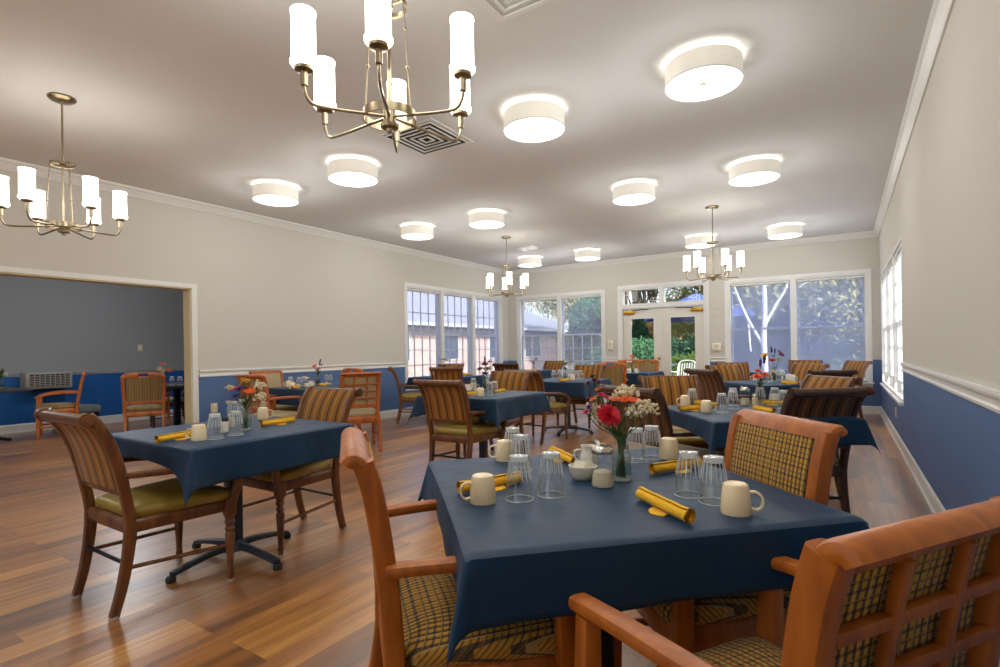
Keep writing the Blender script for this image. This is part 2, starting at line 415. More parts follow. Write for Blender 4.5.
# ------------------------------------------------------------------ windows
SHADE_MATS = {}
def shade_mat(name, tr, rgb):
    m = bpy.data.materials.new(name); m.use_nodes = True; k = NT(m); k.n.clear()
    o = k.new('ShaderNodeOutputMaterial'); t = k.new('ShaderNodeBsdfTransparent'); t.inputs[0].default_value = (.93, .95, 1, 1)
    d = k.new('ShaderNodeBsdfDiffuse'); d.inputs[0].default_value = (*lin(rgb), 1); tl = k.new('ShaderNodeBsdfTranslucent'); tl.inputs[0].default_value = (*lin(rgb), 1)
    a = k.new('ShaderNodeMixShader'); a.inputs[0].default_value = .5; k.link(d.outputs[0], a.inputs[1]); k.link(tl.outputs[0], a.inputs[2])
    tc = k.new('ShaderNodeTexCoord'); sp = k.new('ShaderNodeSeparateXYZ'); k.link(tc.outputs['Object'], sp.inputs[0])
    n = k.new('ShaderNodeTexNoise'); n.inputs['Scale'].default_value = 90; k.link(tc.outputs['Object'], n.inputs['Vector'])
    f = k.math('ADD', k.math('MULTIPLY', n.outputs['Fac'], .12), tr - .06)
    b = k.new('ShaderNodeMixShader'); k.link(f, b.inputs[0]); k.link(a.outputs[0], b.inputs[1]); k.link(t.outputs[0], b.inputs[2]); k.link(b.outputs[0], o.inputs[0])
    return m
SOLAR = shade_mat('lavender_solar_fabric', .76, (206, 210, 232))
SOLAR_B = shade_mat('lavender_solar_fabric_dense', .64, (190, 200, 236))
SHEER = shade_mat('white_sheer_fabric', .30, (240, 242, 250))
wn = [0]
def window(axis, pos, out, u0, u1, z0, z1, n, cols, rows_up, rows_low, casing=True):
    """n double-hung units; out = +1/-1 direction (outwards) on the axis"""
    wn[0] += 1
    root = empty('window_%d' % wn[0]); tag(root, kind='structure')
    def bx(mb, ua, ub, d0, d1, za, zb):
        a, b = pos + out * d0, pos + out * d1; lo, hi = min(a, b), max(a, b)
        if axis == 'x': mb.box(lo, hi, ua, ub, za, zb)
        else: mb.box(ua, ub, lo, hi, za, zb)
    f = MB()
    bx(f, u0, u0 + .03, 0, T, z0, z1); bx(f, u1 - .03, u1, 0, T, z0, z1); bx(f, u0 + .03, u1 - .03, 0, T, z1 - .03, z1); bx(f, u0 + .03, u1 - .03, -.0, T, z0, z0 + .03)
    if casing:
        c = .065
        bx(f, u0 - c, u0, -.018, 0, z0 - .02, z1 + c); bx(f, u1, u1 + c, -.018, 0, z0 - .02, z1 + c); bx(f, u0, u1, -.018, 0, z1, z1 + c)
        bx(f, u0 - c - .02, u1 + c + .02, -.05, 0, z0 - .045, z0 - .015); bx(f, u0 - c, u1 + c, -.016, 0, z0 - .11, z0 - .045)
    else:
        bx(f, u0 - .02, u1 + .01, -.035, T, z0 - .03, z0)
    f.build('frame', TRIM, root)
    mul = .09 if n > 1 else 0
    w = (u1 - u0 - .06 - mul * (n - 1)) / n; zm = (z0 + z1) / 2 + .03
    cells = []
    for i in range(n):
        a = u0 + .03 + i * (w + mul); b = a + w
        if i < n - 1:
            m_ = MB(); bx(m_, b, b + mul, .0, T, z0 + .03, z1 - .03); m_.build('mullion', TRIM, root)
        for k, (za, zb, d, rows) in enumerate(((zm - .02, z1 - .03, .10, rows_up), (z0 + .03, zm + .02, .07, rows_low))):
            s_ = MB(); fr = .04
            bx(s_, a, a + fr, d, d + .03, za, zb); bx(s_, b - fr, b, d, d + .03, za, zb); bx(s_, a + fr, b - fr, d, d + .03, za, za + fr); bx(s_, a + fr, b - fr, d, d + .03, zb - fr, zb)
            if rows:
                for q in range(1, cols): u = a + fr + (b - a - 2 * fr) * q / cols; bx(s_, u - .009, u + .009, d + .005, d + .025, za + fr, zb - fr)
                for q in range(1, rows): z = za + fr + (zb - za - 2 * fr) * q / rows; bx(s_, a + fr, b - fr, d + .005, d + .025, z - .009, z + .009)
            so = s_.build('sash', TRIM, root)
            g = MB(); bx(g, a + fr, b - fr, d + .012, d + .016, za + fr, zb - fr); g.build('pane', GLASS, so)
        cells.append((a, b))
    return cells
def shade(axis, pos, out, a, b, z0, z1, label, group, m=SOLAR, d=.035):
    mb = MB()
    lo, hi = sorted((pos + out * d, pos + out * (d + .003)))
    root = empty('roller_shade'); tag(root, label, 'window shade', group)
    ax = (lambda m_, ua, ub, x0, x1, za, zb: m_.box(min(x0, x1), max(x0, x1), ua, ub, za, zb)) if axis == 'x' else (lambda m_, ua, ub, x0, x1, za, zb: m_.box(ua, ub, min(x0, x1), max(x0, x1), za, zb))
    ax(mb, a + .01, b - .01, lo, hi, z0 + .02, z1 - .04); mb.build('fabric', m, root)
    r = MB(); P = pos + out * (d - .005)
    pts = [(P, a + .01, z1 - .025), (P, b - .01, z1 - .025)] if axis == 'x' else [(a + .01, P, z1 - .025), (b - .01, P, z1 - .025)]
    r.tube(pts, .02, 10); r.build('roller', TRIM, root)
    h = MB(); ax(h, a + .01, b - .01, pos + out * (d - .006), pos + out * (d + .008), z0 + .01, z0 + .03); h.build('hem_bar', TRIM, root)
    return root
SG = 'solar shades in the windows'
c = window('x', XL, -1, LW[0], LW[1], WZ0, WZ1, 3, 4, 2, 3)
for (a, b), l in zip(c, ('lavender see-through roller shade in side window nearest the blue wall corner of rail', 'lavender see-through roller shade in middle one of three gridded windows', 'lavender see-through roller shade in gridded window beside room corner')):
    shade('x', XL, -1, a, b, WZ0 + .03, WZ1 - .03, l, SG)
c = window('y', YB, 1, BW1[0], BW1[1], WZ0, WZ1, 2, 4, 0, 3)
for (a, b), l in zip(c, ('lavender roller shade in end-wall window showing brick house and roof', 'lavender roller shade in end-wall window beside glass doors, trees behind')): shade('y', YB, 1, a, b, WZ0 + .03, WZ1 - .03, l, SG)
c = window('y', YB, 1, BW2[0], BW2[1], WZ0, WZ1, 2, 4, 0, 0)
for (a, b), l in zip(c, ('lavender roller shade with white-barked tree showing through it', 'plain lavender roller shade in window nearest the far blue corner')): shade('y', YB, 1, a, b, WZ0 + .03, WZ1 - .03, l, SG, SOLAR_B)
c = window('x', XR, 1, RW[0], RW[1], WZ0, RWZ1, 3, 4, 3, 3, casing=False)
for (a, b), l in zip(c, ('bright white sheer shade in long side window, nearest camera', 'bright white sheer shade, middle of long side window', 'bright white sheer shade in long side window beside far corner')):
    shade('x', XR, 1, a, b, WZ0 + .16, RWZ1 - .03, l, 'white sheer shades', SHEER)
# unseen windows added in the front wall behind the camera to let daylight in
for a, b in ((-6.0, -3.9), (-2.6, -.5)): window('y', YF, -1, a, b, .5, 2.5, 2, 1, 0, 0)

# ------------------------------------------------------------------ glass doors
mb = MB(); d0, d1 = DO; c = .075
for a, b, za, zb in ((d0 - c, d0, 0, DTOP + c), (d1, d1 + c, 0, DTOP + c), (d0, d1, DTOP, DTOP + c)): mb.box(a, b, YB - .018, YB, za, zb)
mb.box(d0, d0 + .03, YB, YB + T, 0, DTOP); mb.box(d1 - .03, d1, YB, YB + T, 0, DTOP); mb.box(d0 + .03, d1 - .03, YB, YB + T, DTOP - .03, DTOP)
mb.box(d0 + .03, d1 - .03, YB, YB + T, 2.03, 2.13); mid = (d0 + d1) / 2; mb.box(mid - .045, mid + .045, YB, YB + T, 2.13, DTOP - .03)
fr = struct(mb, 'trim_door_frame', TRIM)
for a, b in ((d0 + .03, mid - .045), (mid + .045, d1 - .03)): MB().box(a, b, YB + .08, YB + .085, 2.13, DTOP - .03).build('transom_pane', GLASS, fr)
for i, (a, b) in enumerate(((d0 + .035, mid - .002), (mid + .002, d1 - .035))):
    root = empty('door_%d' % (i + 1)); tag(root, kind='structure')
    y0, y1 = YB + .05, YB + .095; st = .155; m = MB()
    m.box(a, a + st, y0, y1, .01, 2.02); m.box(b - st, b, y0, y1, .01, 2.02); m.box(a + st, b - st, y0, y1, .01, .27); m.box(a + st, b - st, y0, y1, 1.83, 2.02)
    m.build('door_panel', DOORM, root)
    g = MB()
    for q in ((a + st, a + st + .02, .27, 1.83), (b - st - .02, b - st, .27, 1.83), (a + st + .02, b - st - .02, .27, .29), (a + st + .02, b - st - .02, 1.81, 1.83)): g.box(q[0], q[1], y0 - .008, y0, q[2], q[3])
    g.build('glass_bead', TRIM, root)
    MB().box(a + st, b - st, YB + .07, YB + .075, .27, 1.83).build('pane', GLASS, root)
    if i == 0:
        k = MB(); k.ball((b - .06, y0 - .05, .97), .03, 12, 8); k.tube([(b - .06, y0, .97), (b - .06, y0 - .045, .97)], .012); k.lathe([(0, 0), (.03, 0), (.03, .004), (0, .004)], 12, (b - .06, y0 - .004, .97)); k.build('door_knob', BRASS, root)
    cx = a + .13 if i == 0 else b - .13
    k = MB(); k.box(cx - .12, cx + .12, y0 - .055, y0, 1.915, 1.98, bev=.008); k.build('door_closer', BRASS, root)
    k = MB(); s_ = 1 if i == 0 else -1
    k.tube([(cx + s_ * .06, y0 - .03, 1.985), (cx + s_ * .28, y0 - .10, 1.995), (cx + s_ * .42, y0 - .01, 2.005)], .008); k.build('closer_arm', BLACKM, root)

# ------------------------------------------------------------------ small wall fittings
def plate(name, loc, nrm, w, h, label, cat, m, slots):
    root = empty(name, loc); n = Vector(nrm); s_ = Vector((0, 0, 1)).cross(n); z = Vector((0, 0, 1))
    p = MB(); p.obox(n * .004, s_, n, z, w / 2, .004, h / 2); p.build('cover_plate', m, root)
    q = MB()
    for dz in slots: q.obox(n * .010 + z * dz, s_, n, z, w * .22, .004, h * .12)
    q.build('insert', WHITEC, root); tag(root, label, cat); return root
plate('wall_outlet', (XL, 3.77, .49), (1, 0, 0), .085, .125, 'beige double outlet low on blue wall beside wide opening', 'outlet', CREAM, (.03, -.03))
plate('wall_outlet', (XR, 8.0, .36), (-1, 0, 0), .075, .12, 'small beige outlet on blue wall below the long side window', 'outlet', CREAM, (.028, -.028))
plate('light_switch', (AX, 4.64, 1.33), (1, 0, 0), .075, .12, 'ivory light switch on grey wall of the side room', 'light switch', CREAM, (0,))
def wall_box(name, loc, label, cat, w, h, d, m):
    r = empty(name, loc); b = MB(); b.box(-w / 2, w / 2, -d, 0, -h / 2, h / 2, bev=.01); b.build('housing', m, r)
    q = MB(); q.box(-w * .3, w * .3, -d - .004, -d + .002, -h * .05, h * .3); q.build('panel', CREAM, r); q = MB(); q.lathe([(0, 0), (.012, 0), (.012, .01), (0, .01)], 10, (0, -d - .004, -h * .25)); q.build('button', TRIM, r)
    tag(r, label, cat)
wall_box('alarm_strobe', (-4.27, YB, 1.26), 'white wall box beside the glass doors, next to end-wall window with trees', 'wall box', .12, .2, .05, WHITEC)
wall_box('thermostat', (-2.09, YB, 1.19), 'white thermostat box between glass doors and white-barked tree window', 'thermostat', .16, .15, .045, WHITEC)

# ------------------------------------------------------------------ ceiling fixtures
def fabric_shade():
    m = mat('lit_linen_shade', (246, 242, 232), .9, emis=(255, 248, 234), estr=.12); k = NT(m); b = m.node_tree.nodes['Principled BSDF']
    tc = k.new('ShaderNodeTexCoord'); n = k.new('ShaderNodeTexNoise'); n.inputs['Scale'].default_value = 160; k.link(tc.outputs['Object'], n.inputs['Vector'])
    r = k.new('ShaderNodeMapRange'); r.inputs[3].default_value = .84; r.inputs[4].default_value = .98; k.link(n.outputs['Fac'], r.inputs[0])
    k.link(k.mix(1.0, lin((246, 242, 232)), r.outputs[0], 'MULTIPLY'), b.inputs['Base Color'])
    return m
LINEN = fabric_shade()
DIFF = mat('lit_diffuser', (250, 248, 240), .6, emis=(255, 250, 240), estr=.2)
OPAL = mat('lit_opal_glass', (250, 248, 242), .3, emis=(255, 247, 232), estr=1.7)
def make_drum():
    r = empty('ceiling_light'); R = .245
    b = MB(); b.lathe([(0, -.001), (.10, -.001), (.10, -.016), (.0, -.016)], 24); b.build('mounting_plate', TRIM, r)
    s_ = MB(); s_.lathe([(R, -.032), (R, -.165), (R - .004, -.165), (R - .004, -.032)], 40, closed=True)
    s_.build('drum_shade', LINEN, r)
    g = MB(); g.lathe([(R + .002, -.158), (R + .002, -.168), (R - .006, -.168), (R - .006, -.158)], 40, closed=True); g.build('shade_rim', TRIM, r)
    d = MB(); d.lathe([(0, -.163), (R - .006, -.160), (R - .006, -.156), (0, -.158)], 40); d.build('diffuser', DIFF, r)
    f = MB(); f.lathe([(0, -.184), (.012, -.182), (.02, -.174), (.022, -.163), (0, -.162)], 16); f.build('finial', NICKEL, r)
    tag(r, cat='ceiling light'); return r
drum = make_drum()
DX = (-.775, -2.08, -4.2, -5.5); DY = (3.77, 6.2, 9.7)
where = {(0, 0): 'large white drum ceiling light closest to the side wall with blue dado, nearest row', (1, 0): 'white drum ceiling light just beyond the nearest chandelier, second from window wall side', (2, 0): 'white drum ceiling light past the big ceiling vent, third along nearest row', (3, 0): 'white drum ceiling light in nearest row above wide opening wall',
         (0, 1): 'white drum ceiling light in middle row closest to long side window', (1, 1): 'white drum ceiling light in middle row towards the glass doors', (2, 1): 'white drum ceiling light in middle row, second from gridded windows', (3, 1): 'white drum ceiling light in middle row above wall before gridded windows',
         (0, 2): 'white drum ceiling light in far row over the white-barked tree window', (1, 2): 'white drum ceiling light in far row partly behind a chandelier rod', (2, 2): 'white drum ceiling light in far row towards the tree-filled double window', (3, 2): 'white drum ceiling light in far row beside corner chandelier and small vent'}
lamp_pts = []
for (i, j), l in where.items():
    place(drum, (DX[i], DY[j], H), .3 * i, l, 'drum ceiling lights'); lamp_pts.append((DX[i], DY[j]))

def make_chandelier():
    r = empty('chandelier')          # origin at the ceiling canopy; hub 1.0 m below
    zb = -.985
    m = MB(); m.lathe([(0, 0), (.085, 0), (.088, -.012), (.07, -.026), (.012, -.03), (0, -.03)], 24); m.build('canopy', NICKEL, r)
    m = MB(); m.tube([(0, 0, -.02), (0, 0, zb + .03)], .007, 8); m.build('rod', NICKEL, r)
    m = MB(); m.lathe([(.075, -.51), (.078, -.51), (.078, -.49), (.07, -.49), (.07, -.505)], 24, closed=True); m.lathe([(0, -.515), (.02, -.515), (.02, -.485), (0, -.485)], 12)
    for k in range(3): a = 2 * PI * k / 3; m.tube([(0, 0, -.5), (.075 * math.cos(a), .075 * math.sin(a), -.5)], .005, 6)
    m.build('upper_ring', NICKEL, r)
    m = MB(); R = .105; m.lathe([(R, zb + .005), (R + .004, zb + .005), (R + .004, zb + .04), (R, zb + .04)], 36, closed=True); m.build('lower_ring', NICKEL, r)
    for k in range(3):
        a = 2 * PI * k / 3; ca, sa = math.cos(a), math.sin(a)
        p = [(.075, -.5), (.083, -.62), (.092, -.78), (.105, zb + .03)]
        m = MB(); m.tube([(x * ca, x * sa, z) for x, z in p], .0028, 6)
        for x, z in p[1:3]: m.ball((x * ca, x * sa, z), .008, 8, 6)
        m.build('stay', NICKEL, r)
    m = MB(); m.lathe([(0, zb - .045), (.012, zb - .043), (.014, zb - .03), (.036, zb - .025), (.038, zb - .012), (.026, zb - .01), (.026, zb + .05), (0, zb + .052)], 20); m.build('hub', NICKEL, r)
    for k in range(6):
        a = 2 * PI * k / 6; ca, sa = math.cos(a), math.sin(a)
        p = smooth([(.02, zb + .02), (.12, zb + .008), (.26, zb - .008), (.318, zb - .005), (.342, zb + .03), (.345, zb + .07)], 4)
        m = MB(); m.tube([(v.x * ca, v.x * sa, v.y) for v in p], .0065, 8); arm = m.build('arm', NICKEL, r)
        c_ = (.345 * ca, .345 * sa, 0)
        m = MB(); m.lathe([(0, zb + .055), (.013, zb + .055), (.013, zb + .105), (.034, zb + .112), (.036, zb + .122), (0, zb + .122)], 16, c_); m.build('candle_cup', NICKEL, arm)
        m = MB(); zz = zb + .122
        m.lathe([(0, zz), (.040, zz), (.050, zz + .012), (.051, zz + .022), (.0455, zz + .03), (.0445, zz + .195), (.048, zz + .205), (.047, zz + .212), (.040, zz + .212), (.040, zz + .03), (0, zz + .02)], 24, c_); m.build('glass_shade', OPAL, arm)
    tag(r, cat='chandelier'); return r
ch = make_chandelier()
CH = ((-1.57, 1.61, 'large nickel chandelier with six white glass shades closest to camera'), (-4.885, 1.57, 'six-light nickel chandelier hanging before the wide opening to side room'), (-1.5, 7.76, 'six-light nickel chandelier hanging in front of the glass doors and tree window'), (-4.82, 7.70, 'smallest-looking nickel chandelier hanging before far corner windows'))
for x, y, l in CH: place(ch, (x, y, H), rad(6.6 if x > -1.55 else 8.6), l, 'nickel chandeliers')

VENTD = mat('vent_dark_duct', (40, 36, 30), .8)
def vent(x, y, s, label, duct=None):
    r = empty('ceiling_vent', (x, y, H)); h = s / 2
    m = MB(); m.box(-h + .03, h - .03, -h + .03, h - .03, -.002, -.0005); m.build('duct', duct or VENTD, r)
    m = MB()
    m.box(-h, h, -h, -h + .03, -.008, -.0005); m.box(-h, h, h - .03, h, -.008, -.0005); m.box(-h, -h + .03, -h + .03, h - .03, -.008, -.0005); m.box(h - .03, h, -h + .03, h - .03, -.008, -.0005); m.build('frame', TRIM, r)
    n = 5
    for k in range(n):
        a = (h - .034) * (1 - k / n); b = a - .017; q = MB()
        for p in ((-a, a, -a, -b), (-a, a, b, a), (-a, -b, -b, b), (b, a, -b, b)): q.box(p[0], p[1], p[2], p[3], -.017, -.010)
        q.build('louver', TRIM, r)
    tag(r, label, 'vent', 'ceiling vents')
vent(-3.16, 3.71, .62, 'square louvered ceiling vent seen behind the nearest chandelier')
vent(-1.39, 2.36, .58, 'square ceiling vent cut by the top of the picture', CEIL)
vent(-5.0, 8.75, .45, 'small square ceiling vent above the corner chandelier')

# ------------------------------------------------------------------ chairs (facing +Y, origin on the floor at the middle of the seat)
def trap(mb, wf, wr, yf, yr, z0, z1, r=.03, dome=0, mi=0, n=14):
    """rounded trapezoid cushion or apron"""
    def ring(ins, z, extra=0):
        pts = []
        c = [(wf / 2 - ins, yf - ins), (-wf / 2 + ins, yf - ins), (-wr / 2 + ins, yr + ins), (wr / 2 - ins, yr + ins)]
        rr = max(r - ins * .5, .006)
        for q, (cx, cy) in enumerate(c):
            sx = 1 if cx > 0 else -1; sy = 1 if q < 2 else -1
            for j in range(4):
                a = PI / 2 * q + PI / 2 * j / 3
                pts.append((cx - sx * rr + rr * math.cos(a), cy - sy * rr + rr * math.sin(a), z))
        return pts
    h = z1 - z0; b = min(.018, h * .45)
    rings = [ring(b * .6, z0), ring(0, z0 + b), ring(0, z1 - b), ring(b * .35, z1 - b * .3), ring(b * 1.1, z1 + dome * .12)]
    if dome: rings += [ring(.07, z1 + dome * .65), ring(.14, z1 + dome)]
    vs = [p for q in rings for p in q]; n = 16; N = len(rings)
    fs = [(i * n + j, i * n + (j + 1) % n, (i + 1) * n + (j + 1) % n, (i + 1) * n + j) for i in range(N - 1) for j in range(n)]
    fs += [tuple(reversed(range(n))), tuple((N - 1) * n + j for j in range(n))]
    mb.add(vs, fs, True, mi)
STILE = [(-.195, .36), (-.200, .45), (-.222, .58), (-.248, .70), (-.282, .80), (-.322, .875), (-.360, .918)]
REARLEG = [(-.262, .012), (-.232, .12), (-.210, .24), (-.198, .34), (-.195, .40)]
def yz(path, z):
    for (y0, z0), (y1, z1) in zip(path, path[1:]):
        if z0 <= z <= z1: return y0 + (y1 - y0) * (z - z0) / (z1 - z0)
    return path[-1][0]
def make_chair_a(wd, fab, seatm, name='scroll_back_armchair', arms=True):
    r = empty(name); tag(r, cat='chair')
    for s_ in (-1, 1):      # rear legs
        m = MB(); p = smooth([(s_ * (.205 + .01 * (z / .4)), y, z) for y, z in REARLEG], 3)
        m.sweep(p, rsec(.034, .052, .008), (1, 0, 0), scale=[(1, .72 + .28 * v.z / .4) for v in p]); l = m.build('leg', wd, r)
        m = MB(); m.lathe([(0, 0), (.02, 0), (.022, .006), (.02, .016), (0, .016)], 10, (s_ * .205, -.262, 0)); m.build('glide', GLIDE, l)
    for s_ in (-1, 1):      # turned front legs
        m = MB(); c_ = (s_ * .262, .245, 0)
        m.lathe([(0, .012), (.013, .012), (.014, .03), (.019, .045), (.015, .06), (.016, .10), (.022, .20), (.024, .245), (.018, .26), (.025, .275), (.017, .29), (.026, .31), (.020, .325), (.026, .34), (.026, .35), (0, .35)], 14, c_)
        m.box(c_[0] - .026, c_[0] + .026, c_[1] - .026, c_[1] + .026, .345, .435, bev=.006); l = m.build('leg', wd, r)
        m = MB(); m.lathe([(0, 0), (.016, 0), (.017, .012), (0, .014)], 10, c_); m.build('glide', GLIDE, l)
    m = MB(); trap(m, .53, .44, .255, -.215, .365, .43, .012); m.build('seat_frame', wd, r)
    m = MB(); trap(m, .545, .43, .268, -.190, .428, .478, .045, dome=.022); m.build('seat', seatm, r)
    # back frame: stiles, rails, scroll roll
    m = MB()
    for s_ in (-1, 1):
        p = smooth([(s_ * (.216 + .02 * (z - .36) / .55), y, z) for y, z in STILE], 4)
        m.sweep(p, rsec(.034, .046, .01), (1, 0, 0), scale=[(1, 1.0 if v.z < .75 else 1.0 + (v.z - .75) * .8) for v in p])
        # scroll end
        m.tube([(s_ * .222, -.372, .908), (s_ * .262, -.372, .908)], .030, 14)
        m.tube([(s_ * .262, -.372, .908), (s_ * .266, -.372, .908)], .018, 12)
    m.tube([(-.225, -.372, .908), (.225, -.372, .908)], .025, 12)
    m.box(-.21, .21, yz(STILE, .565) - .015, yz(STILE, .565) + .015, .545, .59, bev=.006)
    m.sweep([(-.22, -.352, .888), (.22, -.352, .888)], rsec(.03, .035, .008), (0, 0, 1))
    m.build('back_frame', wd, r)
    p = smooth([(0, y, z) for y, z in [(yz(STILE, .575), .575), (yz(STILE, .66), .66), (-.262, .75), (-.292, .825), (-.326, .88), (-.352, .912)]], 4)
    m = MB(); n_ = len(p)
    m.sweep(p, rsec(.42, .034, .012), (1, 0, 0)); m.build('backrest', fab, r)
    if arms:
        for s_ in (-1, 1):
            p = smooth([(s_ * .232, -.225, .640), (s_ * .255, -.10, .632), (s_ * .272, .05, .622), (s_ * .282, .17, .60), (s_ * .284, .245, .565), (s_ * .281, .285, .515), (s_ * .272, .270, .455), (s_ * .266, .250, .405)], 4)
            m = MB(); m.sweep(p, rsec(.040, .026, .009), (1, 0, 0), scale=[(1.0 if v.z > .56 else .9, 1.6 if v.z < .56 else 1.1) for v in p]); m.build('armrest', wd, r)
    m = MB()
    m.tube([(-.262, .245, .19), (-.213, -.215, .215)], .010, 8); m.build('stretcher', wd, r)
    m = MB(); m.tube([(.262, .245, .19), (.213, -.215, .215)], .010, 8); m.build('stretcher', wd, r)
    m = MB(); m.tube([(-.21, -.214, .235), (.21, -.214, .235)], .009, 8); m.build('stretcher', BLACKM, r)
    return r
def make_chair_b(wd=None, fb=None):
    r = empty('lattice_back_armchair'); tag(r, cat='chair'); wd = wd or WOOD_B; fb = fb or PLAID
    ST = [(-.205, .36), (-.205, .45), (-.214, .60), (-.228, .72), (-.243, .82), (-.256, .88), (-.270, .925)]
    for s_ in (-1, 1):
        m = MB(); p = smooth([(s_ * .222, y, z) for y, z in [(-.285, .008), (-.245, .12), (-.215, .25), (-.2, .36), (-.2, .40)]], 3)
        m.sweep(p, rsec(.042, .055, .008), (1, 0, 0), scale=[(1, .75 + .25 * v.z / .4) for v in p]); l = m.build('leg', wd, r)
        m = MB(); m.lathe([(0, 0), (.018, 0), (.018, .01), (0, .01)], 10, (s_ * .222, -.285, 0)); m.build('glide', RUBBER, l)
    for s_ in (-1, 1):
        m = MB(); p = [(s_ * .262, .212, .008), (s_ * .262, .212, .2), (s_ * .262, .214, .40), (s_ * .262, .205, .645)]
        m.sweep(p, rsec(.046, .052, .009), (1, 0, 0), scale=[(.8, .75), (.9, .9), (1, 1.05), (.85, .8)]); l = m.build('leg', wd, r)
        m = MB(); m.lathe([(0, 0), (.018, 0), (.018, .01), (0, .01)], 10, (s_ * .262, .212, 0)); m.build('glide', RUBBER, l)
    m = MB(); trap(m, .51, .45, .235, -.222, .335, .42, .01); m.build('seat_frame', wd, r)
    m = MB(); trap(m, .52, .44, .25, -.195, .418, .475, .045, dome=.025); m.build('seat', fb, r)
    m = MB()
    for s_ in (-1, 1):
        p = smooth([(s_ * (.210 + .006 * (z - .36) / .5), y, z) for y, z in ST], 4)
        m.sweep(p, rsec(.044, .050, .01), (1, 0, 0))
    tp = smooth([(0, yz(ST, .898), .900), (0, -.267, .912), (0, -.276, .925), (0, -.288, .932), (0, -.300, .932), (0, -.308, .922)], 3)
    m.sweep(tp, rsec(.475, .034, .014), (1, 0, 0))
    m.sweep([(-.22, yz(ST, .545), .545), (.22, yz(ST, .545), .545)], rsec(.05, .034, .008), (0, 0, 1))
    m.build('back_frame', wd, r)
    for x in (-.075, .075):
        q = MB(); p = smooth([(x, yz(ST, z) - .016, z) for z in (.56, .66, .76, .895)], 3); q.sweep(p, rsec(.020, .018, .004), (1, 0, 0)); q.build('lattice_bar', wd, r)
    for z in (.638, .722, .806):
        q = MB(); q.sweep([(-.2, yz(ST, z) - .016, z), (.2, yz(ST, z) - .016, z)], rsec(.020, .018, .004), (0, 0, 1)); q.build('lattice_bar', wd, r)
    p = smooth([(0, yz(ST, z) + .012, z) for z in (.565, .64, .72, .80, .905)], 3)
    m = MB(); m.sweep(p, rsec(.385, .026, .01), (1, 0, 0)); m.build('backrest', fb, r)
    for s_ in (-1, 1):
        p = smooth([(s_ * .228, -.222, .672), (s_ * .25, -.05, .676), (s_ * .262, .12, .670), (s_ * .264, .238, .658)], 4)
        m = MB(); m.sweep(p, rsec(.048, .030, .011), (1, 0, 0)); m.build('armrest', wd, r)
    for s_ in (-1, 1):
        m = MB(); m.sweep([(s_ * .258, .21, .17), (s_ * .235, -.225, .19)], rsec(.018, .03, .005), (1, 0, 0)); m.build('stretcher', wd, r)
    return r
def make_chair_c(fab=None):
    r = empty('handle_back_armchair'); tag(r, cat='chair'); wd = WOOD_C; fab = fab or STR_C
    ST = [(-.20, .36), (-.208, .48), (-.228, .62), (-.252, .76), (-.275, .86), (-.288, .905)]
    for s_ in (-1, 1):
        m = MB(); m.sweep([(s_ * .215, -.275, .008), (s_ * .218, -.23, .2), (s_ * .22, -.2, .40)], rsec(.036, .046, .008), (1, 0, 0), scale=[(.8, .8), (1, 1), (1, 1)]); l = m.build('leg', wd, r)
        m = MB(); m.lathe([(0, 0), (.016, 0), (.016, .01), (0, .01)], 8, (s_ * .215, -.275, 0)); m.build('glide', RUBBER, l)
        m = MB(); m.sweep([(s_ * .25, .24, .008), (s_ * .252, .24, .3), (s_ * .255, .235, .6)], rsec(.04, .044, .008), (1, 0, 0), scale=[(.75, .75), (1, 1), (.8, .8)]); l = m.build('leg', wd, r)
        m = MB(); m.lathe([(0, 0), (.016, 0), (.016, .01), (0, .01)], 8, (s_ * .25, .24, 0)); m.build('glide', RUBBER, l)
    m = MB(); trap(m, .50, .44, .255, -.215, .35, .42, .01); m.build('seat_frame', wd, r)
    m = MB(); trap(m, .51, .43, .268, -.19, .418, .472, .04, dome=.02); m.build('seat', fab, r)
    m = MB()
    for s_ in (-1, 1):
        p = smooth([(s_ * (.222 + .012 * (z - .36) / .5), y, z) for y, z in ST], 3)
        m.sweep(p, rsec(.042, .040, .01), (1, 0, 0))
    y_ = lambda z: yz(ST, min(z, .905))
    m.sweep([(-.215, y_(.55), .55), (.215, y_(.55), .55)], rsec(.06, .032, .008), (0, 0, 1))
    # top rail with a hand hold
    m.sweep([(-.235, y_(.9), .893), (-.20, y_(.9), .915), (-.12, y_(.9), .922), (-.058, y_(.9), .922)], rsec(.072, .034, .012), (0, 0, 1), scale=[(.8, 1), (.95, 1), (1, 1), (1, 1)])
    m.sweep([(.058, y_(.9), .922), (.12, y_(.9), .922), (.20, y_(.9), .915), (.235, y_(.9), .893)], rsec(.072, .034, .012), (0, 0, 1), scale=[(1, 1), (1, 1), (.95, 1), (.8, 1)])
    m.sweep([(-.07, y_(.9), .948), (0, y_(.9), .943), (.07, y_(.9), .948)], rsec(.02, .034, .006), (0, 0, 1))
    m.sweep([(-.07, y_(.88), .893), (0, y_(.88), .888), (.07, y_(.88), .893)], rsec(.022, .034, .006), (0, 0, 1))
    m.build('back_frame', wd, r)
    p = smooth([(0, yz(ST, z), z) for z in (.57, .66, .76, .885)], 3)
    m = MB(); m.sweep(p, rsec(.405, .036, .012), (1, 0, 0)); m.build('backrest', fab, r)
    for s_ in (-1, 1):
        p = smooth([(s_ * .228, -.235, .645), (s_ * .25, -.08, .652), (s_ * .258, .12, .64), (s_ * .258, .265, .60)], 4)
        m = MB(); m.sweep(p, rsec(.045, .028, .01), (1, 0, 0)); m.build('armrest', wd, r)
        m = MB(); m.sweep([(s_ * .25, .24, .16), (s_ * .218, -.225, .18)], rsec(.018, .028, .005), (1, 0, 0)); m.build('stretcher', wd, r)
    return r
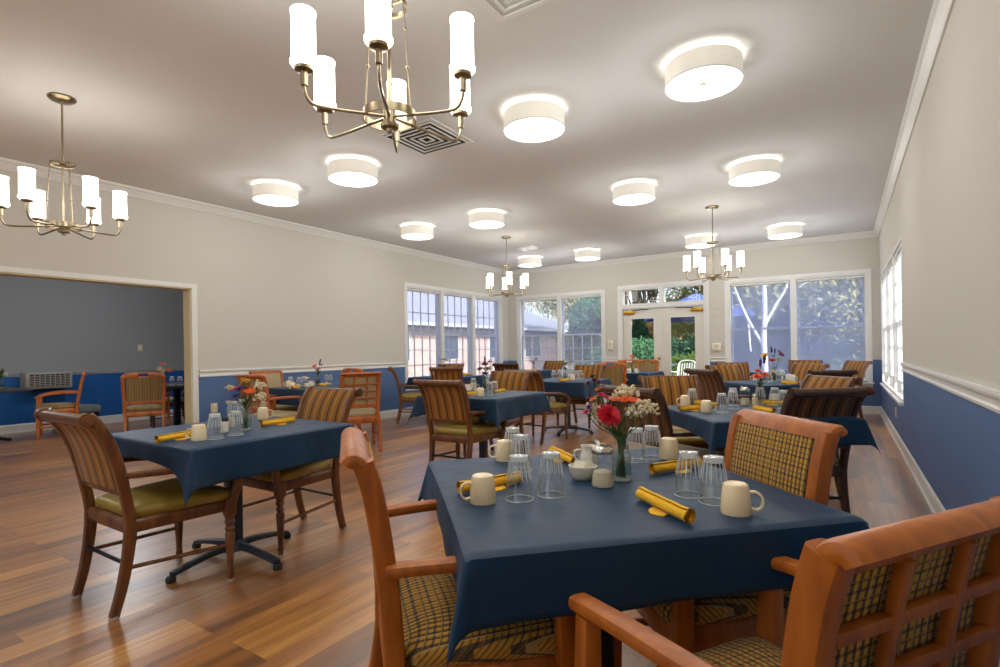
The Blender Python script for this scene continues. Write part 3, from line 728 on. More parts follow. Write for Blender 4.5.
chA = make_chair_a(WOOD_A, STR_A, OLIVE); chD = make_chair_a(WOOD_D, STR_D, CREAMV); chB = make_chair_b(); chC = make_chair_c(); chE = make_chair_b(WOOD_E, BEIGE_F)
def chair(pr, x, y, deg, label, group=None): return place(pr, (x, y, 0), rad(deg - 90), label, group)

# ------------------------------------------------------------------ tables
def make_table(size):
    r = empty('pedestal_table'); tag(r, cat='table'); h = size / 2
    m = MB(); m.box(-h, h, -h, h, .715, .744, bev=.006); m.build('table_top', RUBBER, r)
    m = MB(); m.box(-.14, .14, -.14, .14, .70, .715); m.box(-.036, .036, -.036, .036, .08, .70, bev=.01); m.build('column', GREYM if size < .95 else BLACKM, r)
    m = MB(); m.lathe([(0, .055), (.075, .055), (.06, .085), (.045, .11), (0, .11)], 20); m.build('base_hub', GREYM if size < .95 else BLACKM, r)
    for k in range(4):
        a = PI / 2 * k + .08; ca, sa = math.cos(a), math.sin(a)
        m = MB(); p = smooth([(.03, .075), (.14, .072), (.27, .055), (.36, .038)], 3)
        m.sweep([(v.x * ca, v.x * sa, v.y) for v in p], rsec(.046, .03, .01), (-sa, ca, 0), scale=[(1, 1.3 - .6 * i / (len(p) - 1)) for i in range(len(p))]); f = m.build('base_foot', GREYM if size < .95 else BLACKM, r)
        m = MB(); m.lathe([(0, 0), (.024, 0), (.026, .02), (.018, .032), (0, .034)], 12, (.365 * ca, .365 * sa, 0)); m.build('glide', RUBBER, f)
    return r
tab91 = make_table(.92); tab100 = make_table(1.0)
TZ = .7485
def cloth(x, y, rz, size, half, label, mt=CLOTH, seed=0, amp=1.0, lift=()):
    rnd = random.Random(seed); h = size / 2 + .003; N = 84
    ph = [rnd.uniform(0, 6.28) for _ in range(12)]
    mb = MB(); uv = []
    def sidewave(t, side): return (.5 + .5 * math.sin(t * 11 + ph[side])) * .5 + (.5 + .5 * math.sin(t * 23 + ph[side + 4])) * .3
    R = .012
    def drop(d):   # arc-rounded edge: returns (out, down)
        L = R * PI / 2
        if d < L: a = d / R; return R * math.sin(a), R * (1 - math.cos(a))
        return R, R + (d - L)
    def lf(side, t):
        k = 1.0
        for sd, c0, w0, am in lift:
            if sd == side: k -= am * max(0, 1 - (abs(t - c0) / w0) ** 2.5)
        return k
    F0, F1, CW = .16, .34, .16
    vs = []
    for j in range(N + 1):
        for i in range(N + 1):
            u = (i / N * 2 - 1) * half; v = (j / N * 2 - 1) * half
            du = abs(u) - h; dv = abs(v) - h; su = 1 if u > 0 else -1; sv = 1 if v > 0 else -1
            zt = 0
            if du <= 0 and dv <= 0:
                px, py, z = u, v, zt
            elif dv <= 0:
                side = 0 if su > 0 else 1; o, dn = drop(du * lf(side, v))
                fade = 1 - (abs(v) / h) ** 6
                w = sidewave(v, side) * .028 * amp * (dn / .2) * fade + F0 * dn * max(0, 1 - (h - abs(v)) / CW) ** 2
                px, py, z = su * (h + o + w), v, -dn
            elif du <= 0:
                side = 2 if sv > 0 else 3; o, dn = drop(dv * lf(side, u))
                fade = 1 - (abs(u) / h) ** 6
                w = sidewave(u, side) * .028 * amp * (dn / .2) * fade + F0 * dn * max(0, 1 - (h - abs(u)) / CW) ** 2
                px, py, z = u, sv * (h + o + w), -dn
            else:
                rho = math.hypot(du, dv); th = math.atan2(dv, du)
                o, dn = drop(rho); k = math.sin(2 * th)
                dirx, diry = math.cos(th), math.sin(th)
                flare = F0 + (F1 - F0) * k
                horiz = o + (dn - 0) * flare
                # directions pulled towards the diagonal so that the corner hangs as one fold
                bx, by = (dirx * (1 - k * .55) + .707 * k * .55), (diry * (1 - k * .55) + .707 * k * .55)
                px, py = su * (h + horiz * bx), sv * (h + horiz * by)
                z = -dn * math.sqrt(max(.05, 1 - flare * flare * .8))
            vs.append((px, py, z)); uv.append((i / N, j / N))
    n = N + 1
    fs = [(j * n + i, j * n + i + 1, (j + 1) * n + i + 1, (j + 1) * n + i) for j in range(N) for i in range(N)]
    mb.add(vs, fs, True); mb.uv = uv
    o = mb.build('tablecloth', mt, None, (x, y, TZ), rz)
    sm = o.modifiers.new('thick', 'SOLIDIFY'); sm.thickness = .0015; sm.offset = 1
    return tag(o, label, 'tablecloth', 'navy tablecloths')
CT = TZ + .0017   # top surface of a cloth

# ------------------------------------------------------------------ table ware
def make_mug(m_=MUG, s=1.0):
    r = empty('mug'); tag(r, cat='mug'); b = MB()
    b.lathe([(v[0] * s, v[1] * s) for v in [(.033, 0), (.0368, 0), (.0378, .004), (.0360, .038), (.0325, .068), (.0295, .076), (.024, .0785), (.021, .0765), (0, .0765), (0, .072), (.028, .068), (.0325, .038), (.0345, .004)]], 24, closed=False); b.build('cup', m_, r)
    h = MB(); p = smooth([(.034, 0, .016), (.050, 0, .012), (.062, 0, .024), (.062, 0, .044), (.048, 0, .057), (.031, 0, .056)], 4)
    h.sweep([v * s for v in p], rsec(.012 * s, .007 * s, .003), (0, 1, 0)); h.build('handle', m_, r); return r
WHITE_RIM = mat('bright_glass_rim', (225, 232, 232), .15, spec=.8)
def make_tumbler(s=1.0):
    r = empty('tumbler'); tag(r, cat='glass'); n = 24; b = MB()
    pr = [(.0405, 0), (.0412, .002), (.0405, .004), (.0355, .06), (.0295, .10), (.0275, .112), (.0275, .126), (.0245, .128), (0, .128)]
    b.lathe([(a * s, z * s) for a, z in pr], 24, caps=False)
    b.build('body', TUMBLER, r)
    t = MB(); t.lathe([(0, .110 * s), (.0245 * s, .111 * s), (.0262 * s, .114 * s), (.0262 * s, .124 * s), (.023 * s, .1262 * s), (0, .1262 * s)], 20); t.build('thick_base', MATS['frosted_base'], r)
    e = MB(); e.lathe([(.0400 * s, 0), (.0418 * s, .001), (.0400 * s, .0025), (.0388 * s, .001)], 28, closed=True); e.build('rim', WHITE_RIM, r)
    fl = MB()
    for k in range(16):
        a = 2 * PI * k / 16; fl.tube([((.0356 * q) * s * math.cos(a), (.0344 * q) * s * math.sin(a), z * s) for q, z in ((1.0, .058), (.93, .08), (.835, .10), (.785, .111))], .0011, 5)
    fl.build('flute', MATS['frosted_base'], r)
    return r
MATS['frosted_base'] = shade_mat('frosted_glass', .32, (248, 250, 250))
def make_napkin(L=.225):
    r = empty('rolled_napkin'); tag(r, cat='napkin'); b = MB(); R = .019; n = 44; rn = random.Random(3)
    sec = []   # spiral section
    for i in range(n):
        t = i / (n - 1); a = t * 2 * PI * 2.3; q = R * (.35 + .65 * t); sec.append((q * math.cos(a), q * math.sin(a)))
    inner = [((x * (1 - .085 / max(.35, i / n))), (y * (1 - .085 / max(.35, i / n)))) for i, (x, y) in enumerate(sec)][::-1]
    full = sec + inner; N = 12
    vs = []; m = len(full)
    for k in range(N + 1):
        x = (k / N - .5) * L; f = 1 + .04 * math.sin(k * 1.7) + (.05 if k in (0, N) else 0)
        for a, c in full: vs.append((x, a * f, R + c * f))
    fs = [(k * m + i, k * m + (i + 1) % m, (k + 1) * m + (i + 1) % m, (k + 1) * m + i) for k in range(N) for i in range(m)]
    b.add(vs, fs, True); b.build('roll', MUSTARD, r)
    f = MB(); vs = []
    for k in range(7):
        t = k / 6; x = (-.12 + .3 * t) * L
        vs += [(x, -.012, .006), (x, -.022 - .012 * math.sin(PI * t), .0035), (x, -.026 - .016 * math.sin(PI * t), .0012)]
    f.add(vs, [(k * 3 + i, k * 3 + i + 1, k * 3 + i + 4, k * 3 + i + 3) for k in range(6) for i in range(2)], True)
    o = f.build('loose_corner', MUSTARD, r); sm = o.modifiers.new('t', 'SOLIDIFY'); sm.thickness = .002
    return r
def make_pourer():
    r = empty('sugar_pourer'); tag(r, cat='sugar pourer')
    b = MB(); b.lathe([(.034, 0), (.0365, .003), (.0345, .03), (.030, .05), (.031, .075), (.033, .098), (.031, .108)], 24, caps=False); b.build('jar', TUMBLER, r)
    b = MB(); b.lathe([(0, .002), (.033, .002), (.0335, .006), (.032, .028), (.0285, .046), (.02, .050), (0, .052)], 24); b.build('sugar', SUGAR, r)
    b = MB(); b.lathe([(.034, .104), (.035, .106), (.034, .118), (.028, .126), (.012, .132), (0, .133)], 24); b.tube([(.012, 0, .124), (.03, 0, .136), (.036, 0, .137)], .006, 8); b.build('lid', STEEL, r); return r
def make_bowl():
    r = empty('sugar_packet_bowl'); tag(r, cat='bowl')
    b = MB(); b.lathe([(0, .0), (.028, 0), (.032, .004), (.044, .022), (.048, .046), (.0465, .046), (.042, .024), (.03, .008), (0, .006)], 28); b.build('bowl', WHITEC, r)
    for k in range(5):
        q = MB(); a = -.6 + k * .3; q.obox((-.012 + k * .006, -.006 + .004 * k, .038 + .003 * (k % 2)), (math.cos(a), math.sin(a), 0), (-math.sin(a) * .3, math.cos(a) * .3, .95), (-math.sin(a), math.cos(a), -.3), .022, .020, .0012); q.build('packet', WHITEC, r)
    return r
def make_creamer():
    r = empty('cream_pitcher'); tag(r, cat='pitcher')
    b = MB(); b.lathe([(0, 0), (.026, 0), (.03, .004), (.034, .03), (.028, .055), (.025, .068), (.029, .082), (.0275, .082), (.023, .068), (.026, .052), (.031, .028), (.024, .006), (0, .005)], 24); b.build('body', WHITEC, r)
    h = MB(); h.tube(smooth([(.026, 0, .066), (.048, 0, .062), (.052, 0, .04), (.033, 0, .022)], 4), .0035, 8); h.build('handle', WHITEC, r)
    h = MB(); h.tube([(-.024, 0, .072), (-.034, 0, .083)], .008, 8, scale=[1, .5]); h.build('spout', WHITEC, r); return r
def make_shaker(cap, body):
    r = empty('pepper_shaker' if cap is RUBBER else 'cream_shaker'); tag(r, cat='shaker')
    b = MB(); b.lathe([(0, 0), (.022, 0), (.023, .005), (.02, .05), (.018, .062), (0, .062)], 16); b.build('jar', body, r)
    b = MB(); b.lathe([(0, .06), (.019, .06), (.0195, .075), (.014, .082), (0, .083)], 16); b.build('cap', cap, r); return r
def make_packets():
    r = empty('condiment_packet_holder'); tag(r, cat='packet holder')
    b = MB(); b.box(-.04, .04, -.025, .025, 0, .045, bev=.006); b.build('holder', WHITEC, r)
    for k, m_ in enumerate((WHITEC, FL['red'], WHITEC, FL['yellow'])):
        q = MB(); q.box(-.03, .03, -.018 + .011 * k, -.014 + .011 * k, .03, .068 + .004 * (k % 2)); q.build('packet', m_, r)
    return r
def make_vase():
    r = empty('glass_vase'); tag(r, cat='vase')
    b = MB(); b.lathe([(0, .001), (.030, .001), (.032, .005), (.030, .02), (.034, .05), (.032, .08), (.024, .11), (.023, .125), (.030, .145), (.0305, .146), (.0285, .145)], 24, caps=False); b.build('glass_body', TUMBLER, r)
    b = MB(); b.lathe([(0, .004), (.027, .004), (.029, .02), (.030, .05), (.029, .072), (0, .074)], 20); b.build('water', MATS['vase_water'], r)
    b = MB(); b.lathe([(0, .0), (.028, 0), (.031, .004), (.029, .010), (0, .010)], 20); b.build('thick_base', MATS['frosted_base'], r); return r
glassmat('vase_water', tint=(.80, .86, .80), refl=.05, edge=.15)
def flower(mb, c, r, kind, rnd, tilt=None):
    c = Vector(c); n = Vector(tilt or (rnd.uniform(-.5, .5), rnd.uniform(-.5, .5), 1)).normalized()
    a = n.orthogonal().normalized(); b = n.cross(a)
    if kind == 'dahlia':
        layers = [(1.0, 18, .05), (.9, 17, .28), (.76, 15, .55), (.6, 12, .85), (.42, 9, 1.1), (.25, 6, 1.35)]
    elif kind == 'daisy': layers = [(1.0, 11, .15)]
    elif kind == 'carnation': layers = [(1.0, 8, .3), (.75, 7, .8), (.45, 5, 1.2)]
    else: layers = [(1, 5, .9)]
    for L, k, el in layers:
        for i in range(k):
            t = 2 * PI * i / k + rnd.uniform(-.1, .1) + L * 3; d = (a * math.cos(t) + b * math.sin(t)); dd = (d * math.cos(el) + n * math.sin(el)).normalized()
            sd = n.cross(d); wv = r * L * (2.6 / k + .05) * (1.0 if kind == 'dahlia' else .75); p0 = c + n * r * .04
            p1 = p0 + dd * r * L * .55; p2 = p0 + dd * r * L
            up_ = dd.cross(sd) * (-1); cup = n * r * .05
            vs = [p0, p1 - sd * wv + cup, p1 - n * r * .03, p1 + sd * wv + cup, p2 - sd * wv * .45 + cup * .5, p2 + dd * r * L * .06, p2 + sd * wv * .45 + cup * .5]
            mb.add(vs, [(0, 2, 1), (0, 3, 2), (1, 2, 5, 4), (2, 3, 6, 5)], True)
def bouquet(x, y, z, spec, label, seed, hgt=.2, spread=.09, name='flower_bouquet', nleaf=7):
    """spec: (kind, colour, dx, dy, height above the table, radius)"""
    rnd = random.Random(seed); r = empty(name, (x, y, z), ya); tag(r, label, 'flowers', 'table bouquets')
    s_ = MB()
    heads = []
    for kind, colr, dx, dy, h, rr in spec:
        b = Vector((rnd.uniform(-.013, .013), rnd.uniform(-.013, .013), .012)); neck = Vector((dx * .12, dy * .12, .13)); top = Vector((dx, dy, h))
        s_.tube(smooth([b, neck, neck * .5 + top * .5 + Vector((dx * .1, dy * .1, 0)), top], 3), .0016, 5)
    for k in range(8):
        b = Vector((rnd.uniform(-.018, .018), rnd.uniform(-.018, .018), .01)); s_.tube([b, b * .3 + Vector((0, 0, .12)), Vector((rnd.uniform(-.03, .03), rnd.uniform(-.03, .03), .17))], .0018, 5)
    s_.build('stems', STEM, r)
    l = MB()
    for k in range(nleaf + 5):
        a = rnd.uniform(0, 2 * PI); z0 = rnd.uniform(.05, .16) if k < 5 else rnd.uniform(.13, hgt * .8); d = Vector((math.cos(a), math.sin(a), rnd.uniform(.3, 1.2))).normalized(); p = Vector((d.x * .008, d.y * .008, z0)); L = .022 if k < 5 else rnd.uniform(.03, .055)
        sd = Vector((-math.sin(a), math.cos(a), 0)) * L * .28
        l.add([p, p + d * L * .5 + sd, p + d * L * .5 - Vector((0, 0, .002)), p + d * L * .5 - sd, p + d * L], [(0, 1, 2), (0, 2, 3), (1, 4, 2), (2, 4, 3)], True)
    l.build('leaves', LEAF, r)
    for kind, colr, dx, dy, h, rr in spec:
        m = MB()
        if kind == 'spray':      # cluster of tiny blossoms
            for k in range(46):
                g_ = lambda sd: max(-1.7 * sd, min(1.7 * sd, rnd.gauss(0, sd))); q = Vector((g_(.40), g_(.40), g_(.26))) * rr; m.ball((dx + q.x, dy + q.y, h + q.z), rr * rnd.uniform(.10, .17), 6, 4)
        elif kind == 'spike':
            for k in range(12):
                t = k / 11; m.ball((dx * (1 - .15 * t) + rnd.uniform(-.12, .12) * rr, dy * (1 - .15 * t) + rnd.uniform(-.12, .12) * rr, h - rr * 1.6 * t), rr * rnd.uniform(.22, .34), 6, 4)
        else: flower(m, (dx, dy, h), rr, kind, rnd, (dx * 4 + .5, dy * 4 - .9, .9) if kind == 'dahlia' else (dx * 5, dy * 5 - .3, 1))
        o = m.build('bloom', FL[colr], r)
        if kind in ('daisy', 'dahlia'):
            q = MB(); q.ball((dx, dy, h + rr * .1), rr * .16, 8, 5); q.build('flower_centre', FL['yellow' if kind == 'daisy' else 'red'], o)
    return r
mug = make_mug(); wmug = make_mug(WHITEC); glass = make_tumbler(); nap = make_napkin(); pourer = make_pourer(); bowl = make_bowl(); creamer = make_creamer()
pep = make_shaker(RUBBER, WHITEC); csh = make_shaker(STEEL, SUGAR); pack = make_packets(); vase = make_vase()
def on_table(x, y, m):
    best = None
    for k, (a, b, rz, pr, sz, *_) in TAB.items():
        c_, s__ = math.cos(rad(rz)), math.sin(rad(rz)); u = (x - a) * c_ + (y - b) * s__; v = -(x - a) * s__ + (y - b) * c_
        e = max(abs(u), abs(v)) - sz / 2
        if best is None or e < best[0]: best = (e, a, b, c_, s__, u, v, sz / 2 - m)
    e, a, b, c_, s__, u, v, L = best
    u = max(-L, min(L, u)); v = max(-L, min(L, v))
    return a + u * c_ - v * s__, b + u * s__ + v * c_
def vat(px, py, z):
    x, y = at(px, py, z); return (x, y) if z != CT else on_table(x, y, .05)
def put(pr, px, py, label, deg=0, group=None, dz=0):
    x, y = on_table(*at(px, py, CT + dz), .05); return place(pr, (x, y, CT + dz), rad(deg), label, group)
def roll(p, q, label):
    """napkin lying between two photo points given at its axis height"""
    a = Vector(at(*p, CT + .019)); b = Vector(at(*q, CT + .019)); d = b - a; c_ = Vector(on_table(*((a + b) / 2), .09))
    o = place(nap, (c_.x, c_.y, CT), math.atan2(d.y, d.x), label, 'rolled mustard napkins'); return o

# ------------------------------------------------------------------ layout: tables, cloths
TAB = {
 'T1': (-.670, 1.605, 45, tab100, .98, .645, 'round-cornered navy cloth on the nearest table with a red dahlia bouquet', 'square black pedestal table nearest camera, under navy cloth'),
 'T2': (-2.985, 1.745, 0, tab91, .93, .655, 'navy cloth with vertical fold creases on table beside the wide opening', 'pedestal table with grey-blue cross base between two olive-seat armchairs'),
 'T9': (-.53, 3.877, 35.5, tab91, .88, .60, 'navy cloth on second table along the blue window wall, orange flowers on it', 'pedestal table under navy cloth with orange flowers, beyond the nearest table'),
 'T4': (-3.05, 4.38, 0, tab91, .90, .66, 'navy cloth lit blue on middle table with plum flower bouquet', 'middle pedestal table carrying plum flowers, behind the nearest table'),
 'T3': (-5.68, 4.50, 0, tab91, .90, .655, 'dark navy cloth on table against the blue rail wall, orange flower in vase', 'pedestal table beside the blue rail wall with lattice-back chair'),
 'T5': (-5.76, 7.20, 0, tab91, .90, .655, 'navy cloth on table by the three gridded windows', 'pedestal table in front of the three gridded windows'),
 'T6': (-3.31, 6.86, 0, tab91, .90, .655, 'navy cloth on table before the handle-back chair, white glasses on it', 'pedestal table with black cross base showing on glossy floor, before the handle-back chair'),
 'T8': (-3.28, 9.45, 0, tab91, .90, .655, 'blue-lit cloth on table in front of the glass doors', 'pedestal table directly in front of the glass doors'),
 'T10': (-.70, 7.15, 42, tab91, .92, .655, 'navy cloth on third table along window wall, red and pink flowers on it', 'pedestal table under red and pink flowers before the white-barked tree window'),
 'T7': (-5.70, 9.75, 0, tab91, .90, .655, 'blue cloth on table in corner before brick house window', 'pedestal table in the corner before the brick house window'),
 'T11': (-.70, 9.75, 45, tab91, .92, .655, 'navy cloth on last table in the bright far corner', 'pedestal table in the bright far corner below the plain lavender window'),
}
LIFT = {'T2': ((3, .02, .44, .5),), 'T1': ((1, 0, .46, .35), (0, 0, .46, .35)), 'T4': ((3, 0, .44, .3),), 'T9': ((1, 0, .5, .3), (2, 0, .5, .4))}
for i, (k, (x, y, rz, pr, sz, hf, lc, lt)) in enumerate(TAB.items()):
    tb = place(pr, (x, y, 0), rad(rz), lt, 'square pedestal tables'); k_ = sz / (1.0 if pr is tab100 else .93); tb.scale = (k_, k_, 1)
    cloth(x, y, rad(rz), sz, hf, lc, seed=i + 3, lift=LIFT.get(k, ()))

# chairs: (prototype, x, y, facing degrees, label)
GA, GB, GC = 'striped scroll-back armchairs', 'plaid lattice-back armchairs', 'handle-back armchairs'
CH_ = [
 (chB, -.925, 1.205, 49, 'cherry wood plaid armchair seen side-on at near end of nearest table', GB),
 (chB, -.125, 1.10, 147, 'cherry wood armchair with its lattice back towards camera, closest chair of all', GB),
 (chB, -.386, 1.80, 221, 'cherry wood armchair showing plaid back front, across nearest table beside dark chair', GB),
 (chA, -2.965, 1.31, 90, 'walnut armchair with olive seat, standing alone in front of table beside wide opening', GA),
 (chA, -3.03, 2.14, 270, 'walnut striped armchair across the creased navy table, seat facing camera', GA),
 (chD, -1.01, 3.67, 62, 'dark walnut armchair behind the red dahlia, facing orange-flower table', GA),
 (chA, -1.13, 4.50, 302, 'striped armchair facing camera at far side of orange-flower table', GA),
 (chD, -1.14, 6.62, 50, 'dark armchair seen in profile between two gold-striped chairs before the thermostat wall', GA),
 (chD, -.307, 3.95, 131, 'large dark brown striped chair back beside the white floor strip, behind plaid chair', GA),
 (chA, -2.97, 3.95, 90, 'walnut armchair with back to camera at the plum-flower table', GA),
 (chA, -3.27, 4.95, 273, 'striped armchair facing camera across plum-flower table', GA),
 (chE, -5.02, 4.50, 150, 'orange lattice-back chair with back to camera beside blue rail wall table', GB),
 (chE, -5.67, 3.80, 92, 'orange armchair partly behind purple flowers, at table against rail wall', GB),
 (chE, -6.45, 4.42, 0, 'pale-backed orange armchair against the blue rail wall, behind cream mugs', GB),
 (chC, -6.05, 5.04, 262, 'handle-back chair against rail wall behind the orange lattice-back chair', GC),
 (chA, -6.02, 6.62, 44, 'striped armchair in side view by blue wall, before gridded windows', GA),
 (chA, -5.42, 6.83, 122, 'dark striped chair back at gridded-window table, above middle armchair', GA),
 (chA, -6.25, 7.75, 290, 'striped chair behind the small vase at gridded-window table', GA),
 (chA, -3.33, 6.05, 85, 'striped armchair with olive seat and glossy arm at white-glass table', GA),
 (chA, -3.40, 7.50, 268, 'striped armchair with pale scroll end beside the handle-back chair', GA),
 (chC, -3.36, 8.72, 108, 'bright orange handle-back chair with beige panel by end-wall window', GC),
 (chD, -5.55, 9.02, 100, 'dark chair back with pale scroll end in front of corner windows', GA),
 (chA, -5.55, 10.42, 262, 'striped chair under brick house window, behind green plant vase', GA),
 (chC, -3.62, 10.25, 282, 'small orange chair half hidden behind dried flowers at glass-door table', GC),
 (chC, -3.36, 10.2, 250, 'small orange framed beige chair right before the glass doors', GC),
 (chA, -1.15, 7.62, 315, 'striped armchair at red-and-pink-flower table, on its side nearest the doors', GA),
 (chA, -1.35, 8.95, 300, 'striped chair top behind yellow flower, below white-barked tree window', GA),
 (chA, -.60, 8.22, 235, 'golden striped chair facing camera below plain lavender window', GA),
 (chA, -.357, 4.82, 222, 'golden striped chair front directly behind the large dark chair', GA),
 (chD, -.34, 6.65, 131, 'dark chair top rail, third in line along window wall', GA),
 (chA, -.62, 10.30, 262, 'chair top rail just below plain lavender window, behind golden striped chair', GA),
 (chA, -.10, 9.95, 215, 'striped chair in far corner nearest the long side window', GA),
]
for pr, x, y, d, l, g in CH_: chair(pr, x, y, d, l, g)

# ------------------------------------------------------------------ nearest table
put(mug, 483, 502, 'upside-down cream mug with handle towards plaid side chair, nearest table', 225, 'cream mugs')
put(mug, 505, 460, 'upside-down cream mug behind three glasses on nearest table', 215, 'cream mugs')
put(mug, 669, 458, 'upside-down cream mug with hidden handle behind yellow napkin, nearest table', 80, 'cream mugs')
put(mug, 736, 513, 'upside-down cream mug with handle towards plaid back chair, nearest table corner', 15, 'cream mugs')
GT = 'upside-down tumblers'
for px, py, l in ((519.5, 499, 'tumbler beside yellow napkin and cream mug, front of nearest table cluster'), (551.5, 495, 'tumbler standing alone between napkin and white bowl on nearest table'), (521, 470, 'tumbler directly behind the front one on nearest table'), (513, 460, 'tumbler touching the rear cream mug on nearest table'),
                  (636, 461, 'tumbler next to dahlia vase, far side of nearest table'), (652, 458, 'tumbler between vase glass and hidden-handle mug, nearest table'), (689, 495, 'tumbler between two mustard napkins on nearest table'), (714, 502, 'tumbler touching the corner mug on nearest table')):
    put(glass, px, py, l, 0, GT)
roll((459, 488), (520, 477), 'mustard napkin roll behind the front cream mug, nearest table')
roll((551, 450), (576, 462), 'mustard napkin roll pointing away, beyond the white bowl')
roll((647, 470), (704, 461), 'mustard napkin roll behind two tumblers and before hidden-handle mug')
roll((640, 493), (690, 517), 'large mustard napkin roll in the middle front of nearest table')
put(vase, 622, 480, 'glass vase holding red dahlia on nearest table', 0, 'glass vases')
vx, vy = vat(622, 480, CT)
bouquet(vx, vy, CT, [('dahlia', 'red', -.050, -.045, .216, .041), ('spray', 'white', .03, .03, .285, .045), ('spray', 'white', .0, .02, .27, .04), ('spray', 'white', .07, .0, .235, .05), ('spray', 'white', .10, .01, .232, .035), ('spray', 'white', .045, -.01, .225, .045), ('spray', 'white', -.085, .02, .235, .036), ('spray', 'white', -.07, .0, .205, .03),
  ('daisy', 'orange', .005, -.01, .262, .022), ('daisy', 'orange', .03, -.01, .262, .024), ('daisy', 'orange', .055, .0, .258, .022), ('daisy', 'orange', -.02, .0, .262, .018),
  ('carnation', 'pink', -.115, -.01, .222, .015), ('carnation', 'purple', -.105, -.01, .238, .015), ('carnation', 'plum', -.095, .02, .27, .014), ('carnation', 'plum', -.10, .03, .312, .016), ('carnation', 'plum', -.08, .02, .322, .016), ('carnation', 'plum', -.065, .03, .315, .015), ('carnation', 'dark', -.085, .03, .335, .014), ('carnation', 'pink', -.065, .0, .278, .015), ('carnation', 'peach', -.07, .01, .295, .013), ('carnation', 'peach', -.09, .0, .262, .013), ('carnation', 'pink', -.045, .0, .268, .014), ('carnation', 'plum', -.035, .02, .245, .015)],
  'large bouquet with red dahlia, orange daisies and cream sprays on nearest table', 5, .26)
put(pourer, 603, 486, 'glass sugar pourer with metal lid beside dahlia vase', 150, 'sugar pourers')
put(bowl, 583, 479, 'white bowl of sugar packets beside sugar pourer on nearest table', 20)
put(creamer, 589, 468, 'small white pitcher behind the sugar packet bowl', 200)

# ------------------------------------------------------------------ table beside the wide opening
put(mug, 199, 440, 'upside-down cream mug beside napkin on table by wide opening', 215, 'cream mugs')
put(mug, 263, 419, 'upside-down cream mug behind vase on table by wide opening', 60, 'cream mugs')
put(glass, 215, 438.5, 'tumbler right beside cream mug on table by wide opening', 0, GT)
put(glass, 236, 434.5, 'tumbler in front of vase stems on table by wide opening', 0, GT)
put(glass, 233, 421, 'tumbler behind black-capped shaker on table by wide opening', 0, GT)
put(glass, 241, 418, 'tumbler behind bouquet vase on table by wide opening', 0, GT)
put(pep, 225, 432, 'white shaker with black cap between tumblers by wide opening')
put(csh, 231, 427, 'cream-filled shaker behind black-capped one by wide opening')
roll((160, 439), (193, 433), 'mustard napkin roll behind mug handle on table by wide opening')
roll((260, 424), (295, 419), 'mustard napkin roll in front of striped chair, table by wide opening')
put(vase, 246.5, 430, 'glass vase of mixed flowers on table by wide opening', 0, 'glass vases')
vx, vy = vat(246.5, 430, CT)
bouquet(vx, vy, CT, [('carnation', 'purple', -.02, -.03, .23, .03), ('carnation', 'purple', -.045, -.03, .19, .025), ('daisy', 'red', -.05, .0, .235, .035), ('daisy', 'orange', .035, -.03, .22, .032), ('spray', 'white', .085, .0, .19, .04), ('spray', 'white', .075, .01, .25, .04),
  ('spray', 'white', -.10, .02, .24, .03), ('spray', 'yellow', -.02, .03, .28, .035), ('daisy', 'plum', -.01, .02, .265, .03), ('spray', 'white', -.09, -.02, .16, .02), ('spray', 'white', .10, .0, .15, .025), ('spike', 'white', .06, .01, .28, .02)],
  'bouquet of purple, red and orange flowers with green leaves by wide opening', 9, .36, nleaf=16)

# ------------------------------------------------------------------ orange-flower table
put(mug, 706.4, 412, 'upside-down cream mug front of orange-flower table', 33, 'cream mugs')
put(mug, 672, 402.5, 'upside-down cream mug behind napkin, side of orange-flower table near dark chair', 213, 'cream mugs')
for px, py, l in ((681, 403, 'tumbler beside cream mug near dark chair, orange-flower table'), (722, 412.5, 'tumbler beside front cream mug on orange-flower table'), (733, 409, 'tumbler before sugar jar on orange-flower table'), (731, 399, 'tumbler behind orange flower jar on its table'),
                  (775, 405, 'tumbler of pair nearer the orange flowers, before striped chair'), (784, 408.5, 'tumbler of pair nearest large dark chair'), (728, 404, 'tumbler in middle cluster of orange-flower table')):
    put(glass, px, py, l, 0, GT)
roll((673, 409), (697, 407), 'mustard napkin roll beside front mug of orange-flower table')
roll((695.6, 402), (712, 404), 'mustard napkin roll before the dark profile chair, orange-flower table')
roll((752, 407), (777, 412), 'mustard napkin roll above plaid chair back, orange-flower table')
roll((761, 402), (780, 402.5), 'mustard napkin roll seen through two tumblers, orange-flower table')
put(pourer, 745, 405, 'sugar jar in front of orange flowers', 150, 'sugar pourers')
put(csh, 755, 405, 'cream-filled shaker beside sugar jar, orange-flower table')
put(wmug, 757, 400, 'white cup behind cream shaker on orange-flower table', 60)
put(vase, 741, 401, 'glass vase holding orange blooms', 0, 'glass vases')
vx, vy = vat(741, 401, CT)
bouquet(vx, vy, CT, [('carnation', 'orange', -.03, -.03, .20, .04), ('carnation', 'orange', .03, -.02, .21, .04), ('carnation', 'orange', 0, .02, .24, .035), ('spike', 'dark', .07, .05, .36, .03), ('spike', 'purple', .05, .08, .33, .03), ('carnation', 'plum', .12, .04, .22, .025), ('spray', 'white', .13, .05, .24, .03)],
  'orange blooms with tall dark purple spikes in vase', 4, .3)

